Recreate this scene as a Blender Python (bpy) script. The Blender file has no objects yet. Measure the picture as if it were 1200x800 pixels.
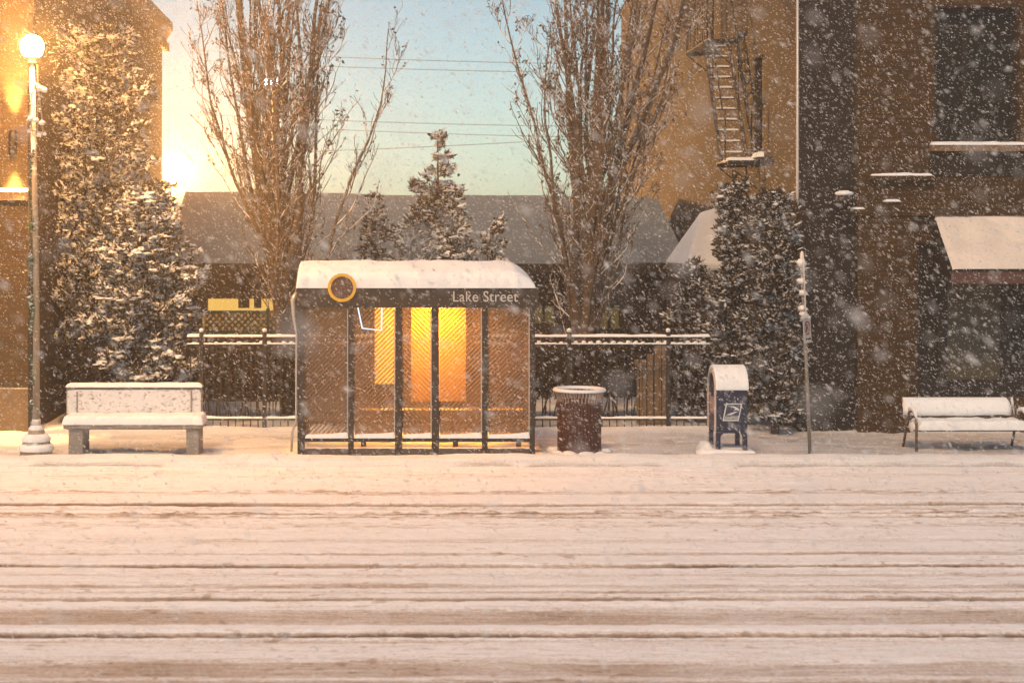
import bpy, math, random
import numpy as np
from mathutils import Vector

random.seed(7)
rng = np.random.default_rng(7)
SC = bpy.context.scene
COL = SC.collection
PI = math.pi

# ------------------------------------------------------------------ survey
# the camera stands 3 m above the far pavement, looking straight across the street (+Y)
FPX, VPX, HOR, CAMZ = 1804.0, 450.0, 284.0, 3.0
def X(u, y): return (u - VPX) * y / FPX
def Z(v, y): return CAMZ - (v - HOR) * y / FPX

# ------------------------------------------------------------------ noise
def _hash(ix, iy, seed):
    h = (ix.astype(np.int64) * 374761393 + iy.astype(np.int64) * 668265263 + seed * 1442695041) & 0x7fffffff
    h = ((h ^ (h >> 13)) * 1274126177) & 0x7fffffff
    h = (h ^ (h >> 16)) & 0xffff
    return h / 65535.0
def vnoise(x, y, seed=0):
    x = np.asarray(x, float); y = np.asarray(y, float)
    ix = np.floor(x); iy = np.floor(y)
    fx = x - ix; fy = y - iy
    fx = fx * fx * (3 - 2 * fx); fy = fy * fy * (3 - 2 * fy)
    a = _hash(ix, iy, seed); b = _hash(ix + 1, iy, seed); c = _hash(ix, iy + 1, seed); d = _hash(ix + 1, iy + 1, seed)
    return (a * (1 - fx) + b * fx) * (1 - fy) + (c * (1 - fx) + d * fx) * fy
def fbm(x, y, seed=0, oct=4):
    t = 0; a = .5; n = 0
    for k in range(oct):
        t = t + a * vnoise(x, y, seed + k * 17); n += a; a *= .5; x = x * 2.03; y = y * 2.03
    return t / n
def sstep(a, b, x):
    t = np.clip((x - a) / (b - a), 0, 1); return t * t * (3 - 2 * t)

# ------------------------------------------------------------------ materials
def new_mat(name):
    m = bpy.data.materials.new(name); m.use_nodes = True
    nt = m.node_tree; nt.nodes.clear()
    out = nt.nodes.new('ShaderNodeOutputMaterial')
    return m, nt, out
def N(nt, kind, **kw):
    n = nt.nodes.new(kind)
    for k, v in kw.items():
        if k.startswith('i_'): n.inputs[k[2:].replace('_', ' ')].default_value = v
        else: setattr(n, k, v)
    return n
def math_node(nt, op, a, b=None, clamp=False):
    n = nt.nodes.new('ShaderNodeMath'); n.operation = op; n.use_clamp = clamp
    for k, v in enumerate((a, b)):
        if v is None: continue
        if isinstance(v, (int, float)): n.inputs[k].default_value = v
        else: nt.links.new(v, n.inputs[k])
    return n.outputs[0]
def mixcol(nt, f, a, b):
    n = nt.nodes.new('ShaderNodeMix'); n.data_type = 'RGBA'
    for idx, v in ((0, f), (6, a), (7, b)):
        if isinstance(v, (int, float)): n.inputs[idx].default_value = v
        elif isinstance(v, tuple): n.inputs[idx].default_value = (v[0], v[1], v[2], 1)
        else: nt.links.new(v, n.inputs[idx])
    return n.outputs[2]
SNOW = (.80, .82, .84)
def surf(name, col, rough=.75, var=.3, scale=6., bump=.25, snow=0., metallic=0., snow_lo=.35, snow_hi=.75, snow_noise=.6, stretch=(1, 1, 1), base=None, snow_scale=9.):
    """a weathered surface; snow > 0 lets snow lie on what faces up"""
    m, nt, out = new_mat(name)
    tc = N(nt, 'ShaderNodeTexCoord'); mp = N(nt, 'ShaderNodeMapping'); mp.inputs['Scale'].default_value = stretch
    nt.links.new(tc.outputs['Object'], mp.inputs['Vector'])
    n1 = N(nt, 'ShaderNodeTexNoise'); n1.inputs['Scale'].default_value = scale; n1.inputs['Detail'].default_value = 5
    nt.links.new(mp.outputs[0], n1.inputs['Vector'])
    if base is None:
        c = mixcol(nt, n1.outputs['Fac'], tuple(v * (1 - var) for v in col), tuple(min(1, v * (1 + var)) for v in col))
    else:
        c = base(nt, tc)
    r = rough
    p = N(nt, 'ShaderNodeBsdfPrincipled'); p.inputs['Roughness'].default_value = rough; p.inputs['Metallic'].default_value = metallic
    if snow > 0:
        g = N(nt, 'ShaderNodeNewGeometry'); sx = N(nt, 'ShaderNodeSeparateXYZ'); nt.links.new(g.outputs['Normal'], sx.inputs[0])
        n2 = N(nt, 'ShaderNodeTexNoise'); n2.inputs['Scale'].default_value = snow_scale; n2.inputs['Detail'].default_value = 4
        nt.links.new(tc.outputs['Object'], n2.inputs['Vector'])
        k = math_node(nt, 'SUBTRACT', n2.outputs['Fac'], .5); k = math_node(nt, 'MULTIPLY', k, snow_noise * 2)
        k = math_node(nt, 'ADD', sx.outputs['Z'], k)
        mr = N(nt, 'ShaderNodeMapRange'); mr.interpolation_type = 'SMOOTHSTEP'
        mr.inputs[1].default_value = snow_lo; mr.inputs[2].default_value = snow_hi; mr.inputs[4].default_value = snow
        nt.links.new(k, mr.inputs[0])
        c = mixcol(nt, mr.outputs[0], c, SNOW)
        if metallic: nt.links.new(math_node(nt, 'SUBTRACT', metallic, mr.outputs[0], True), p.inputs['Metallic'])
    nt.links.new(c, p.inputs['Base Color'])
    if bump:
        b = N(nt, 'ShaderNodeBump'); b.inputs['Strength'].default_value = bump; b.inputs['Distance'].default_value = .02
        n3 = N(nt, 'ShaderNodeTexNoise'); n3.inputs['Scale'].default_value = scale * 5; n3.inputs['Detail'].default_value = 4
        nt.links.new(mp.outputs[0], n3.inputs['Vector'])
        nt.links.new(n3.outputs['Fac'], b.inputs['Height']); nt.links.new(b.outputs[0], p.inputs['Normal'])
    nt.links.new(p.outputs[0], out.inputs[0])
    return m
def brick(name, c1, c2, mortar, snow=0., dirt=.35):
    def base(nt, tc):
        s = N(nt, 'ShaderNodeSeparateXYZ'); g = N(nt, 'ShaderNodeNewGeometry'); nt.links.new(g.outputs['Position'], s.inputs[0])
        cb = N(nt, 'ShaderNodeCombineXYZ'); nt.links.new(math_node(nt, 'ADD', s.outputs[0], s.outputs[1]), cb.inputs[0]); nt.links.new(s.outputs[2], cb.inputs[1])
        b = N(nt, 'ShaderNodeTexBrick'); b.inputs['Scale'].default_value = 1
        b.inputs['Brick Width'].default_value = .21; b.inputs['Row Height'].default_value = .075; b.inputs['Mortar Size'].default_value = .010
        b.inputs['Color1'].default_value = (*c1, 1); b.inputs['Color2'].default_value = (*c2, 1); b.inputs['Mortar'].default_value = (*mortar, 1)
        nt.links.new(cb.outputs[0], b.inputs['Vector'])
        n = N(nt, 'ShaderNodeTexNoise'); n.inputs['Scale'].default_value = .9; n.inputs['Detail'].default_value = 6; nt.links.new(g.outputs['Position'], n.inputs['Vector'])
        mr = N(nt, 'ShaderNodeMapRange'); mr.inputs[1].default_value = .35; mr.inputs[2].default_value = .7; mr.inputs[4].default_value = dirt
        nt.links.new(n.outputs['Fac'], mr.inputs[0])
        return mixcol(nt, mr.outputs[0], b.outputs['Color'], tuple(v * .45 for v in c1))
    return surf(name, c1, .85, bump=.3, scale=9, snow=snow, base=base)
def emit(name, col, strength):
    m, nt, out = new_mat(name); e = N(nt, 'ShaderNodeEmission'); e.inputs[0].default_value = (*col, 1); e.inputs[1].default_value = strength
    nt.links.new(e.outputs[0], out.inputs[0]); return m

def snow_mat(name, col=SNOW, scale=14., bump=.35, var=.06):
    m = surf(name, col, .6, var, scale, bump)
    return m
MS = snow_mat('fresh_snow', scale=11., bump=.5, var=.08)
M_snow_trod = surf('trodden_snow', (.50, .49, .48), .7, .28, 3.5, .6)
M_yard = surf('yard_snow', (.64, .63, .62), .7, .35, 2.5, .5)
M_iron = surf('black_iron', (.016, .014, .013), .6, .3, 20, .15, snow=.85, snow_lo=.45, snow_hi=.9)
M_shelter = surf('dark_bronze_paint', (.022, .018, .015), .6, .25, 12, .12, snow=.75, snow_lo=.45, snow_hi=.95)
M_trim = surf('pale_metal_trim', (.48, .44, .40), .4, .15, 30, .05, metallic=.4)
M_conc = surf('worn_concrete', (.26, .24, .22), .85, .3, 9, .4, snow=.7)
M_conc_dark = surf('dark_concrete', (.085, .075, .068), .6, .45, 9, .5, snow=.8, snow_noise=1.0)  # concrete in a darker tone for kerb and shelter slab
M_bark = surf('snowy_bark', (.090, .064, .044), .85, .4, 14, .4, snow=.7, snow_lo=.3, snow_hi=.85, snow_noise=.9, snow_scale=14)
M_twig = surf('snowy_twigs', (.115, .080, .054), .85, .35, 18, 0, snow=.85, snow_lo=.05, snow_hi=.6, snow_noise=1.1, snow_scale=11)
M_leafdry = surf('dry_leaves', (.10, .055, .030), .8, .4, 5, 0)
M_conif = surf('snowy_evergreen', (.050, .052, .030), .8, .5, 5, 0, snow=.8, snow_lo=.55, snow_hi=1.0, snow_noise=1.1, snow_scale=7)
M_conif_frost = surf('frosted_evergreen', (.045, .036, .018), .8, .5, 5, 0, snow=.85, snow_lo=-.1, snow_hi=.4, snow_noise=1.5, snow_scale=8)
M_conif_dark = surf('dark_evergreen', (.045, .031, .015), .8, .5, 5, 0, snow=.75, snow_lo=.2, snow_hi=.8, snow_noise=1.1, snow_scale=7)
M_hedge = surf('hedge_leaves', (.026, .018, .010), .8, .5, 4, 0, snow=.45, snow_lo=.75, snow_hi=1.2, snow_noise=1.2, snow_scale=9)
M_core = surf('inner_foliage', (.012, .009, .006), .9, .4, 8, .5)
M_brick_left = brick('ochre_brick', (.095, .054, .017), (.062, .034, .010), (.042, .027, .012), 0)
M_brick_right = brick('brown_brick', (.084, .040, .004), (.046, .021, .003), (.022, .011, .004))
M_brick_side = brick('tan_brick', (.050, .036, .013), (.029, .021, .008), (.018, .013, .006), 0, .9)
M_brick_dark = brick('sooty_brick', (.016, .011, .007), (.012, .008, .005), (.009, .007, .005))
M_stone = surf('stone_trim', (.17, .11, .06), .8, .3, 8, .3, snow=.8)
M_roof = surf('shade_toned_roof_snow', (.165, .195, .215), .85, .22, 3.5, .5, stretch=(.5, 2.5, 2.5))  # roof snow darkened and blued in colour, as if out of warm light
M_wood = surf('weathered_boards', (.20, .135, .075), .85, .4, 8, .3, stretch=(6, 6, .6), snow=.6)
M_fascia = surf('dark_stained_wood', (.025, .017, .011), .8, .4, 9, .3, snow=.4)
M_darkwall = surf('brown_plaster', (.030, .019, .011), .85, .35, 3, .3)
M_frame = surf('dark_window_frame', (.011, .008, .006), .7, .3, 10, .1)
M_blind = surf('grey_blind', (.075, .065, .045), .85, .12, 2, .05)
M_mail = surf('navy_enamel', (.012, .018, .050), .35, .3, 15, .1, snow=.7, snow_lo=.6, snow_hi=1.1)
M_white = surf('white_decal', (.62, .62, .62), .5, .05, 20, 0)
M_navy = surf('navy_decal', (.035, .045, .085), .5, .05, 20, 0)
M_maroon = surf('maroon_steel', (.055, .014, .009), .5, .35, 20, .15, snow=.6, snow_lo=.6, snow_hi=1.1)
M_liner = surf('black_liner', (.015, .012, .010), .7, .3, 10, .1)
M_pole = surf('galvanised_steel', (.28, .25, .22), .5, .25, 18, .1, metallic=.5, snow=.8)
M_lamp_pole = surf('painted_lamp_pole', (.30, .24, .17), .55, .25, 12, .1, snow=.85)
M_yellow = surf('yellow_ring_paint', (.72, .40, .035), .5, .08, 12, 0)
M_disc = surf('dark_disc_face', (.085, .036, .026), .5, .3, 25, .1)
M_letter = surf('grey_lettering', (.55, .50, .46), .5, .05, 20, 0)
M_garland = surf('green_garland', (.05, .10, .04), .8, .4, 20, .1, snow=.8, snow_noise=1)
M_bench_metal = surf('brown_bench_paint', (.13, .085, .055), .5, .25, 14, .1, snow=.8)
M_plaster_snow = None
M_lattice = surf('green_lattice', (.045, .055, .030), .8, .3, 12, .1, snow=.3)
M_wire = surf('cable_black', (.03, .03, .03), .7, .1, 4, 0)
M_sandstone = surf('sign_face', (.52, .48, .44), .6, .15, 15, .1, snow=.5)
M_red = surf('sign_red', (.30, .07, .05), .6, .1, 15, 0)
M_lamp_a = emit('sodium_globe', (1.0, .47, .13), 1750)
M_lamp_b = emit('sodium_floodlight', (1.0, .45, .11), 7500)
M_lamp_blue = emit('cool_floodlight', (.55, .78, 1.0), 160)
M_reflection = emit('cool_reflection_glow', (.62, .80, 1.0), 1.8)  # emission that stands for a reflection on the shelter glass
M_lit_amber = emit('lit_amber_panel', (1.0, .60, .13), .8)
M_lit_dim = emit('dim_lit_window', (1.0, .70, .25), .10)
M_heater = emit('heater_glow', (1.0, .34, .03), 520)
M_bulb = emit('wall_lamp_bulb', (1.0, .62, .2), 60)

def plaster_snow():
    m, nt, out = new_mat('wind_plastered_snow')
    tc = N(nt, 'ShaderNodeTexCoord'); n = N(nt, 'ShaderNodeTexNoise'); n.inputs['Scale'].default_value = 13; n.inputs['Detail'].default_value = 8; n.inputs['Roughness'].default_value = .7
    mp = N(nt, 'ShaderNodeMapping'); mp.inputs['Scale'].default_value = (1, 1, 1.6); nt.links.new(tc.outputs['Object'], mp.inputs[0]); nt.links.new(mp.outputs[0], n.inputs['Vector'])
    mr = N(nt, 'ShaderNodeMapRange'); mr.inputs[1].default_value = .34; mr.inputs[2].default_value = .47; nt.links.new(n.outputs['Fac'], mr.inputs[0])
    c = mixcol(nt, mr.outputs[0], (.24, .15, .11), (.80, .78, .77))
    p = N(nt, 'ShaderNodeBsdfPrincipled'); p.inputs['Roughness'].default_value = .7; nt.links.new(c, p.inputs['Base Color'])
    b = N(nt, 'ShaderNodeBump'); b.inputs['Strength'].default_value = .7; b.inputs['Distance'].default_value = .03; nt.links.new(n.outputs['Fac'], b.inputs['Height']); nt.links.new(b.outputs[0], p.inputs['Normal'])
    nt.links.new(p.outputs[0], out.inputs[0]); return m
M_plaster_snow = plaster_snow()

def frit_glass(name, sign):
    """glass printed with slanted frosted stripes, rimed over by blown snow"""
    m, nt, out = new_mat(name)
    g = N(nt, 'ShaderNodeTexCoord'); s = N(nt, 'ShaderNodeSeparateXYZ'); nt.links.new(g.outputs['Object'], s.inputs[0])
    a = math_node(nt, 'MULTIPLY', s.outputs[2], -sign); a = math_node(nt, 'ADD', s.outputs[0], a)
    a = math_node(nt, 'MULTIPLY', a, 2 * PI / .066); a = math_node(nt, 'SINE', a)
    n = N(nt, 'ShaderNodeTexNoise'); n.inputs['Scale'].default_value = 6; n.inputs['Detail'].default_value = 6; nt.links.new(g.outputs['Object'], n.inputs['Vector'])
    k = math_node(nt, 'SUBTRACT', n.outputs['Fac'], .5); k = math_node(nt, 'MULTIPLY', k, 1.2); a = math_node(nt, 'ADD', a, k)
    mr = N(nt, 'ShaderNodeMapRange'); mr.interpolation_type = 'SMOOTHSTEP'; mr.inputs[1].default_value = -.35; mr.inputs[2].default_value = .5
    mr.inputs[3].default_value = .05; mr.inputs[4].default_value = .62; nt.links.new(a, mr.inputs[0])
    nr = N(nt, 'ShaderNodeTexNoise'); nr.inputs['Scale'].default_value = 2.2; nr.inputs['Detail'].default_value = 9; nr.inputs['Roughness'].default_value = .7; nt.links.new(g.outputs['Object'], nr.inputs['Vector'])
    low = N(nt, 'ShaderNodeMapRange'); low.inputs[1].default_value = .95; low.inputs[2].default_value = .28; low.inputs[3].default_value = 0; low.inputs[4].default_value = .16; nt.links.new(s.outputs[2], low.inputs[0])
    rm = N(nt, 'ShaderNodeMapRange'); rm.interpolation_type = 'SMOOTHSTEP'; rm.inputs[1].default_value = .50; rm.inputs[2].default_value = .76; rm.inputs[4].default_value = .6
    nt.links.new(math_node(nt, 'ADD', nr.outputs['Fac'], low.outputs[0]), rm.inputs[0])
    fac = math_node(nt, 'MAXIMUM', mr.outputs[0], rm.outputs[0])
    d = N(nt, 'ShaderNodeBsdfDiffuse'); d.inputs[0].default_value = (.20, .16, .135, 1)
    t = N(nt, 'ShaderNodeBsdfTranslucent'); t.inputs[0].default_value = (.34, .30, .27, 1)
    f = N(nt, 'ShaderNodeMixShader'); f.inputs[0].default_value = .55; nt.links.new(d.outputs[0], f.inputs[1]); nt.links.new(t.outputs[0], f.inputs[2])
    tr = N(nt, 'ShaderNodeBsdfTransparent'); tr.inputs[0].default_value = (.92, .92, .90, 1)
    gl = N(nt, 'ShaderNodeBsdfGlossy'); gl.inputs['Roughness'].default_value = .06
    c = N(nt, 'ShaderNodeMixShader'); c.inputs[0].default_value = .05; nt.links.new(tr.outputs[0], c.inputs[1]); nt.links.new(gl.outputs[0], c.inputs[2])
    x = N(nt, 'ShaderNodeMixShader'); nt.links.new(fac, x.inputs[0]); nt.links.new(c.outputs[0], x.inputs[1]); nt.links.new(f.outputs[0], x.inputs[2])
    nt.links.new(x.outputs[0], out.inputs[0]); return m
M_frit_a = frit_glass('frit_glass_rising', 1)
M_frit_b = frit_glass('frit_glass_falling', -1)
def dark_glass():
    m, nt, out = new_mat('dark_glass')
    p = N(nt, 'ShaderNodeBsdfPrincipled'); p.inputs['Base Color'].default_value = (.018, .018, .016, 1); p.inputs['Roughness'].default_value = .3; p.inputs['Specular IOR Level'].default_value = .12
    nt.links.new(p.outputs[0], out.inputs[0]); return m
M_glass = dark_glass()

# ------------------------------------------------------------------ mesh collector
class MB:
    def __init__(s): s.v = []; s.f = []
    def quad(s, a, b, c, d):
        i = len(s.v); s.v += [a, b, c, d]; s.f.append((i, i + 1, i + 2, i + 3)); return s
    def tri(s, a, b, c):
        i = len(s.v); s.v += [a, b, c]; s.f.append((i, i + 1, i + 2)); return s
    def box(s, x0, x1, y0, y1, z0, z1):
        i = len(s.v)
        s.v += [(x0, y0, z0), (x1, y0, z0), (x1, y1, z0), (x0, y1, z0), (x0, y0, z1), (x1, y0, z1), (x1, y1, z1), (x0, y1, z1)]
        for f in ((0, 3, 2, 1), (4, 5, 6, 7), (0, 1, 5, 4), (1, 2, 6, 5), (2, 3, 7, 6), (3, 0, 4, 7)): s.f.append(tuple(i + k for k in f))
        return s
    def prism(s, prof, x0, x1, axis='x'):
        """closed profile extruded along an axis; profile is (y,z) for x, (x,z) for y"""
        i = len(s.v); n = len(prof)
        for t in (x0, x1):
            for a, b in prof: s.v.append((t, a, b) if axis == 'x' else (a, t, b))
        for k in range(n):
            j = (k + 1) % n; s.f.append((i + k, i + j, i + n + j, i + n + k))
        s.f.append(tuple(i + k for k in range(n))[::-1]); s.f.append(tuple(i + n + k for k in range(n)))
        return s
    def tube(s, pts, rad, n=8, cap=True):
        pts = [Vector(p) for p in pts]
        if isinstance(rad, (int, float)): rad = [rad] * len(pts)
        i0 = len(s.v); prev = None
        for k, p in enumerate(pts):
            d = (pts[min(k + 1, len(pts) - 1)] - pts[max(k - 1, 0)])
            if d.length < 1e-9: d = Vector((0, 0, 1))
            d.normalize()
            if prev is None:
                u = d.cross(Vector((0, 0, 1)) if abs(d.z) < .9 else Vector((1, 0, 0)))
            else: u = prev - d * prev.dot(d)
            if u.length < 1e-6: u = d.orthogonal()
            u.normalize(); prev = u; w = d.cross(u)
            for q in range(n):
                a = 2 * PI * q / n; s.v.append(tuple(p + (u * math.cos(a) + w * math.sin(a)) * rad[k]))
        for k in range(len(pts) - 1):
            for q in range(n):
                r = (q + 1) % n
                s.f.append((i0 + k * n + q, i0 + k * n + r, i0 + (k + 1) * n + r, i0 + (k + 1) * n + q))
        if cap:
            s.f.append(tuple(i0 + q for q in range(n))[::-1]); s.f.append(tuple(i0 + (len(pts) - 1) * n + q for q in range(n)))
        return s
    def lathe(s, prof, c=(0, 0, 0), n=24, closed=True):
        i0 = len(s.v)
        for r, z in prof:
            for q in range(n):
                a = 2 * PI * q / n; s.v.append((c[0] + r * math.cos(a), c[1] + r * math.sin(a), c[2] + z))
        for k in range(len(prof) - 1):
            for q in range(n):
                r = (q + 1) % n
                s.f.append((i0 + k * n + q, i0 + k * n + r, i0 + (k + 1) * n + r, i0 + (k + 1) * n + q))
        if closed:
            s.f.append(tuple(i0 + q for q in range(n))[::-1]); s.f.append(tuple(i0 + (len(prof) - 1) * n + q for q in range(n)))
        return s
    def blob(s, c, r, seed=0, n=8, m=5, jag=.25):
        rr = random.Random(seed); i0 = len(s.v)
        if isinstance(r, (int, float)): r = (r, r, r)
        s.v.append((c[0], c[1], c[2] - r[2]))
        for k in range(1, m):
            t = -PI / 2 + PI * k / m
            for q in range(n):
                a = 2 * PI * (q + .5 * (k % 2)) / n; e = 1 + jag * (rr.random() - .5) * 2
                s.v.append((c[0] + r[0] * e * math.cos(t) * math.cos(a), c[1] + r[1] * e * math.cos(t) * math.sin(a), c[2] + r[2] * e * math.sin(t)))
        s.v.append((c[0], c[1], c[2] + r[2])); top = len(s.v) - 1
        for q in range(n): s.f.append((i0, i0 + 1 + (q + 1) % n, i0 + 1 + q))
        for k in range(m - 2):
            for q in range(n):
                a = i0 + 1 + k * n; s.f.append((a + q, a + (q + 1) % n, a + n + (q + 1) % n, a + n + q))
        a = i0 + 1 + (m - 2) * n
        for q in range(n): s.f.append((a + q, a + (q + 1) % n, top))
        return s
    def drift(s, x0, x1, y0, y1, z0, h, ex=.08, ey=.08, res=.03, seed=0, rough=.15, over=.0, hump=None):
        """a soft-edged slab of lying snow; ex / ey are the rounded margins (pairs allowed)"""
        exs = ex if isinstance(ex, tuple) else (ex, ex); eys = ey if isinstance(ey, tuple) else (ey, ey)
        nx = max(4, min(160, int((x1 - x0) / res))); ny = max(4, min(80, int((y1 - y0) / res)))
        # cluster grid lines near the edges
        tx = (1 - np.cos(np.linspace(0, PI, nx + 1))) / 2 * .6 + np.linspace(0, 1, nx + 1) * .4
        ty = (1 - np.cos(np.linspace(0, PI, ny + 1))) / 2 * .6 + np.linspace(0, 1, ny + 1) * .4
        gx, gy = np.meshgrid(x0 + (x1 - x0) * tx, y0 + (y1 - y0) * ty, indexing='ij')
        def edge(d, e): t = np.clip(d / max(e, 1e-4), 0, 1); return np.sqrt(np.clip(1 - (1 - t) ** 2, 0, 1))
        f = edge(gx - x0, exs[0]) * edge(x1 - gx, exs[1]) * edge(gy - y0, eys[0]) * edge(y1 - gy, eys[1])
        z = z0 + h * f * (1 + rough * (fbm(gx * 5 + seed, gy * 5, seed) - .5) * 2)
        if hump is not None: z = z + hump(gx, gy)
        jit = min(.022, .2 * (y1 - y0)); gy = gy + jit * (fbm(gx * 7 + seed * 3, gx * 0 + seed, seed + 5, 3) - .5) * 2 * np.where(gy < (y0 + y1) / 2, 1, -1) * np.abs(gy - (y0 + y1) / 2) / ((y1 - y0) / 2)
        z = z + h * .22 * (fbm(gx * 2.3 + seed, gy * 2.3, seed + 9, 3) - .5) * f
        i0 = len(s.v)
        s.v += list(map(tuple, np.stack([gx, gy, z], -1).reshape(-1, 3)))
        w = ny + 1
        for a in range(nx):
            for b in range(ny):
                p = i0 + a * w + b; s.f.append((p, p + w, p + w + 1, p + 1))
        rim = [i0 + a * w for a in range(nx + 1)] + [i0 + nx * w + b for b in range(1, w)] + [i0 + a * w + ny for a in range(nx - 1, -1, -1)] + [i0 + b for b in range(ny - 1, 0, -1)]
        j0 = len(s.v)
        for k in rim:
            v = s.v[k]; s.v.append((v[0], v[1], z0 - .004))
        for k in range(len(rim)):
            l = (k + 1) % len(rim); s.f.append((rim[k], j0 + k, j0 + l, rim[l]))
        s.f.append(tuple(range(j0, j0 + len(rim))))
        return s
    def build(s, name, m, parent=None, bevel=0, smooth=False, local=False, label=None):
        me = bpy.data.meshes.new(name)
        if parent is not None and not local:
            L = parent['_o'] if '_o' in parent else tuple(parent.location)
            v = [(a[0] - L[0], a[1] - L[1], a[2] - L[2]) for a in s.v]
        else: v = s.v
        me.from_pydata(v, [], s.f); me.update()
        o = bpy.data.objects.new(name, me); COL.objects.link(o)
        me.materials.append(m)
        if smooth: me.polygons.foreach_set('use_smooth', [True] * len(me.polygons))
        if bevel:
            b = o.modifiers.new('bevel', 'BEVEL'); b.width = bevel; b.segments = 2; b.limit_method = 'ANGLE'
        if parent is not None: o.parent = parent
        if label: o['label'] = label
        return o

ORIGIN = {}
def sub(mb, name, m, part, **kw):
    """a sub-part: child of a part (whose own origin is its thing's base)"""
    root = part.parent; L = root.location
    o = mb.build(name, m, None, **{k: v for k, v in kw.items()})
    if not kw.get('local'):
        me = o.data
        co = np.empty(len(me.vertices) * 3); me.vertices.foreach_get('co', co); co = co.reshape(-1, 3) - np.array(L); me.vertices.foreach_set('co', co.ravel()); me.update()
    o.parent = part
    return o
def tag(o, label=None, cat=None, group=None, kind=None):
    if label: o['label'] = label
    if cat: o['category'] = cat
    if group: o['group'] = group
    if kind: o['kind'] = kind
    return o
def thing(name, label, cat, loc, group=None, rot=None):
    o = bpy.data.objects.new(name, None); COL.objects.link(o); o.location = loc; o.empty_display_size = .2
    if rot: o.rotation_euler = rot
    return tag(o, label, cat, group)
def grid_mesh(name, xs, ys, zf, m, attr=None):
    gx, gy = np.meshgrid(xs, ys, indexing='ij'); z, at = zf(gx, gy)
    v = np.stack([gx, gy, z], -1).reshape(-1, 3); nx, ny = len(xs), len(ys)
    a = (np.arange(nx - 1)[:, None] * ny + np.arange(ny - 1)[None, :]).ravel()
    f = np.stack([a, a + ny, a + ny + 1, a + 1], -1)
    me = bpy.data.meshes.new(name)
    me.vertices.add(len(v)); me.vertices.foreach_set('co', v.ravel())
    me.loops.add(f.size); me.loops.foreach_set('vertex_index', f.ravel())
    me.polygons.add(len(f)); me.polygons.foreach_set('loop_start', np.arange(len(f)) * 4); me.polygons.foreach_set('use_smooth', np.ones(len(f), bool))
    me.update(calc_edges=True)
    if attr is not None and at is not None:
        t = me.attributes.new(attr, 'FLOAT', 'POINT'); t.data.foreach_set('value', at.ravel().astype(np.float32))
    me.materials.append(m)
    o = bpy.data.objects.new(name, me); COL.objects.link(o); return o

# ================================================================== THE SETTING
KERB_Y = 20.5
ROAD_Z = -.12
def slush_mat(name, clean, dirty, wet):
    m, nt, out = new_mat(name)
    at = N(nt, 'ShaderNodeAttribute'); at.attribute_name = 'slush'
    tc = N(nt, 'ShaderNodeTexCoord')
    mp = N(nt, 'ShaderNodeMapping'); mp.inputs['Scale'].default_value = (1.2, 14, 14); nt.links.new(tc.outputs['Object'], mp.inputs[0])
    n = N(nt, 'ShaderNodeTexNoise'); n.inputs['Scale'].default_value = 1.5; n.inputs['Detail'].default_value = 8; n.inputs['Roughness'].default_value = .65; nt.links.new(mp.outputs[0], n.inputs['Vector'])
    mp2 = N(nt, 'ShaderNodeMapping'); mp2.inputs['Scale'].default_value = (.5, 1, 1); nt.links.new(tc.outputs['Object'], mp2.inputs[0])
    n2 = N(nt, 'ShaderNodeTexNoise'); n2.inputs['Scale'].default_value = 60; n2.inputs['Detail'].default_value = 6; n2.inputs['Roughness'].default_value = .7; nt.links.new(mp2.outputs[0], n2.inputs['Vector'])
    k = math_node(nt, 'SUBTRACT', n.outputs['Fac'], .5); k = math_node(nt, 'MULTIPLY', k, .75)
    k2 = math_node(nt, 'SUBTRACT', n2.outputs['Fac'], .5); k2 = math_node(nt, 'MULTIPLY', k2, 1.15)
    mp3 = N(nt, 'ShaderNodeMapping'); mp3.inputs['Scale'].default_value = (.7, 42, 42); nt.links.new(tc.outputs['Object'], mp3.inputs[0])
    n4 = N(nt, 'ShaderNodeTexNoise'); n4.inputs['Scale'].default_value = 1.3; n4.inputs['Detail'].default_value = 4; nt.links.new(mp3.outputs[0], n4.inputs['Vector'])
    k2 = math_node(nt, 'ADD', k2, math_node(nt, 'MULTIPLY', math_node(nt, 'SUBTRACT', n4.outputs['Fac'], .5), .55))
    d = math_node(nt, 'ADD', math_node(nt, 'ADD', at.outputs['Fac'], k), k2)
    r = N(nt, 'ShaderNodeValToRGB'); nt.links.new(d, r.inputs[0])
    e = r.color_ramp.elements; e[0].position = .0; e[0].color = (*clean, 1); e[1].position = 1.0; e[1].color = (*wet, 1)
    x = e.new(.45); x.color = (*dirty, 1)
    p = N(nt, 'ShaderNodeBsdfPrincipled'); nt.links.new(r.outputs[0], p.inputs['Base Color']); p.inputs['Roughness'].default_value = .7; p.inputs['Specular IOR Level'].default_value = .25
    b = N(nt, 'ShaderNodeBump'); b.inputs['Strength'].default_value = .55; b.inputs['Distance'].default_value = .02
    nt.links.new(math_node(nt, 'ADD', n.outputs['Fac'], n2.outputs['Fac']), b.inputs['Height']); nt.links.new(b.outputs[0], p.inputs['Normal'])
    nt.links.new(p.outputs[0], out.inputs[0]); return m
M_road = slush_mat('driven_snow', (.87, .86, .87), (.50, .40, .33), (.17, .12, .09))
M_walk = slush_mat('pavement_snow', (.76, .76, .77), (.45, .43, .42), (.19, .16, .14))

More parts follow.
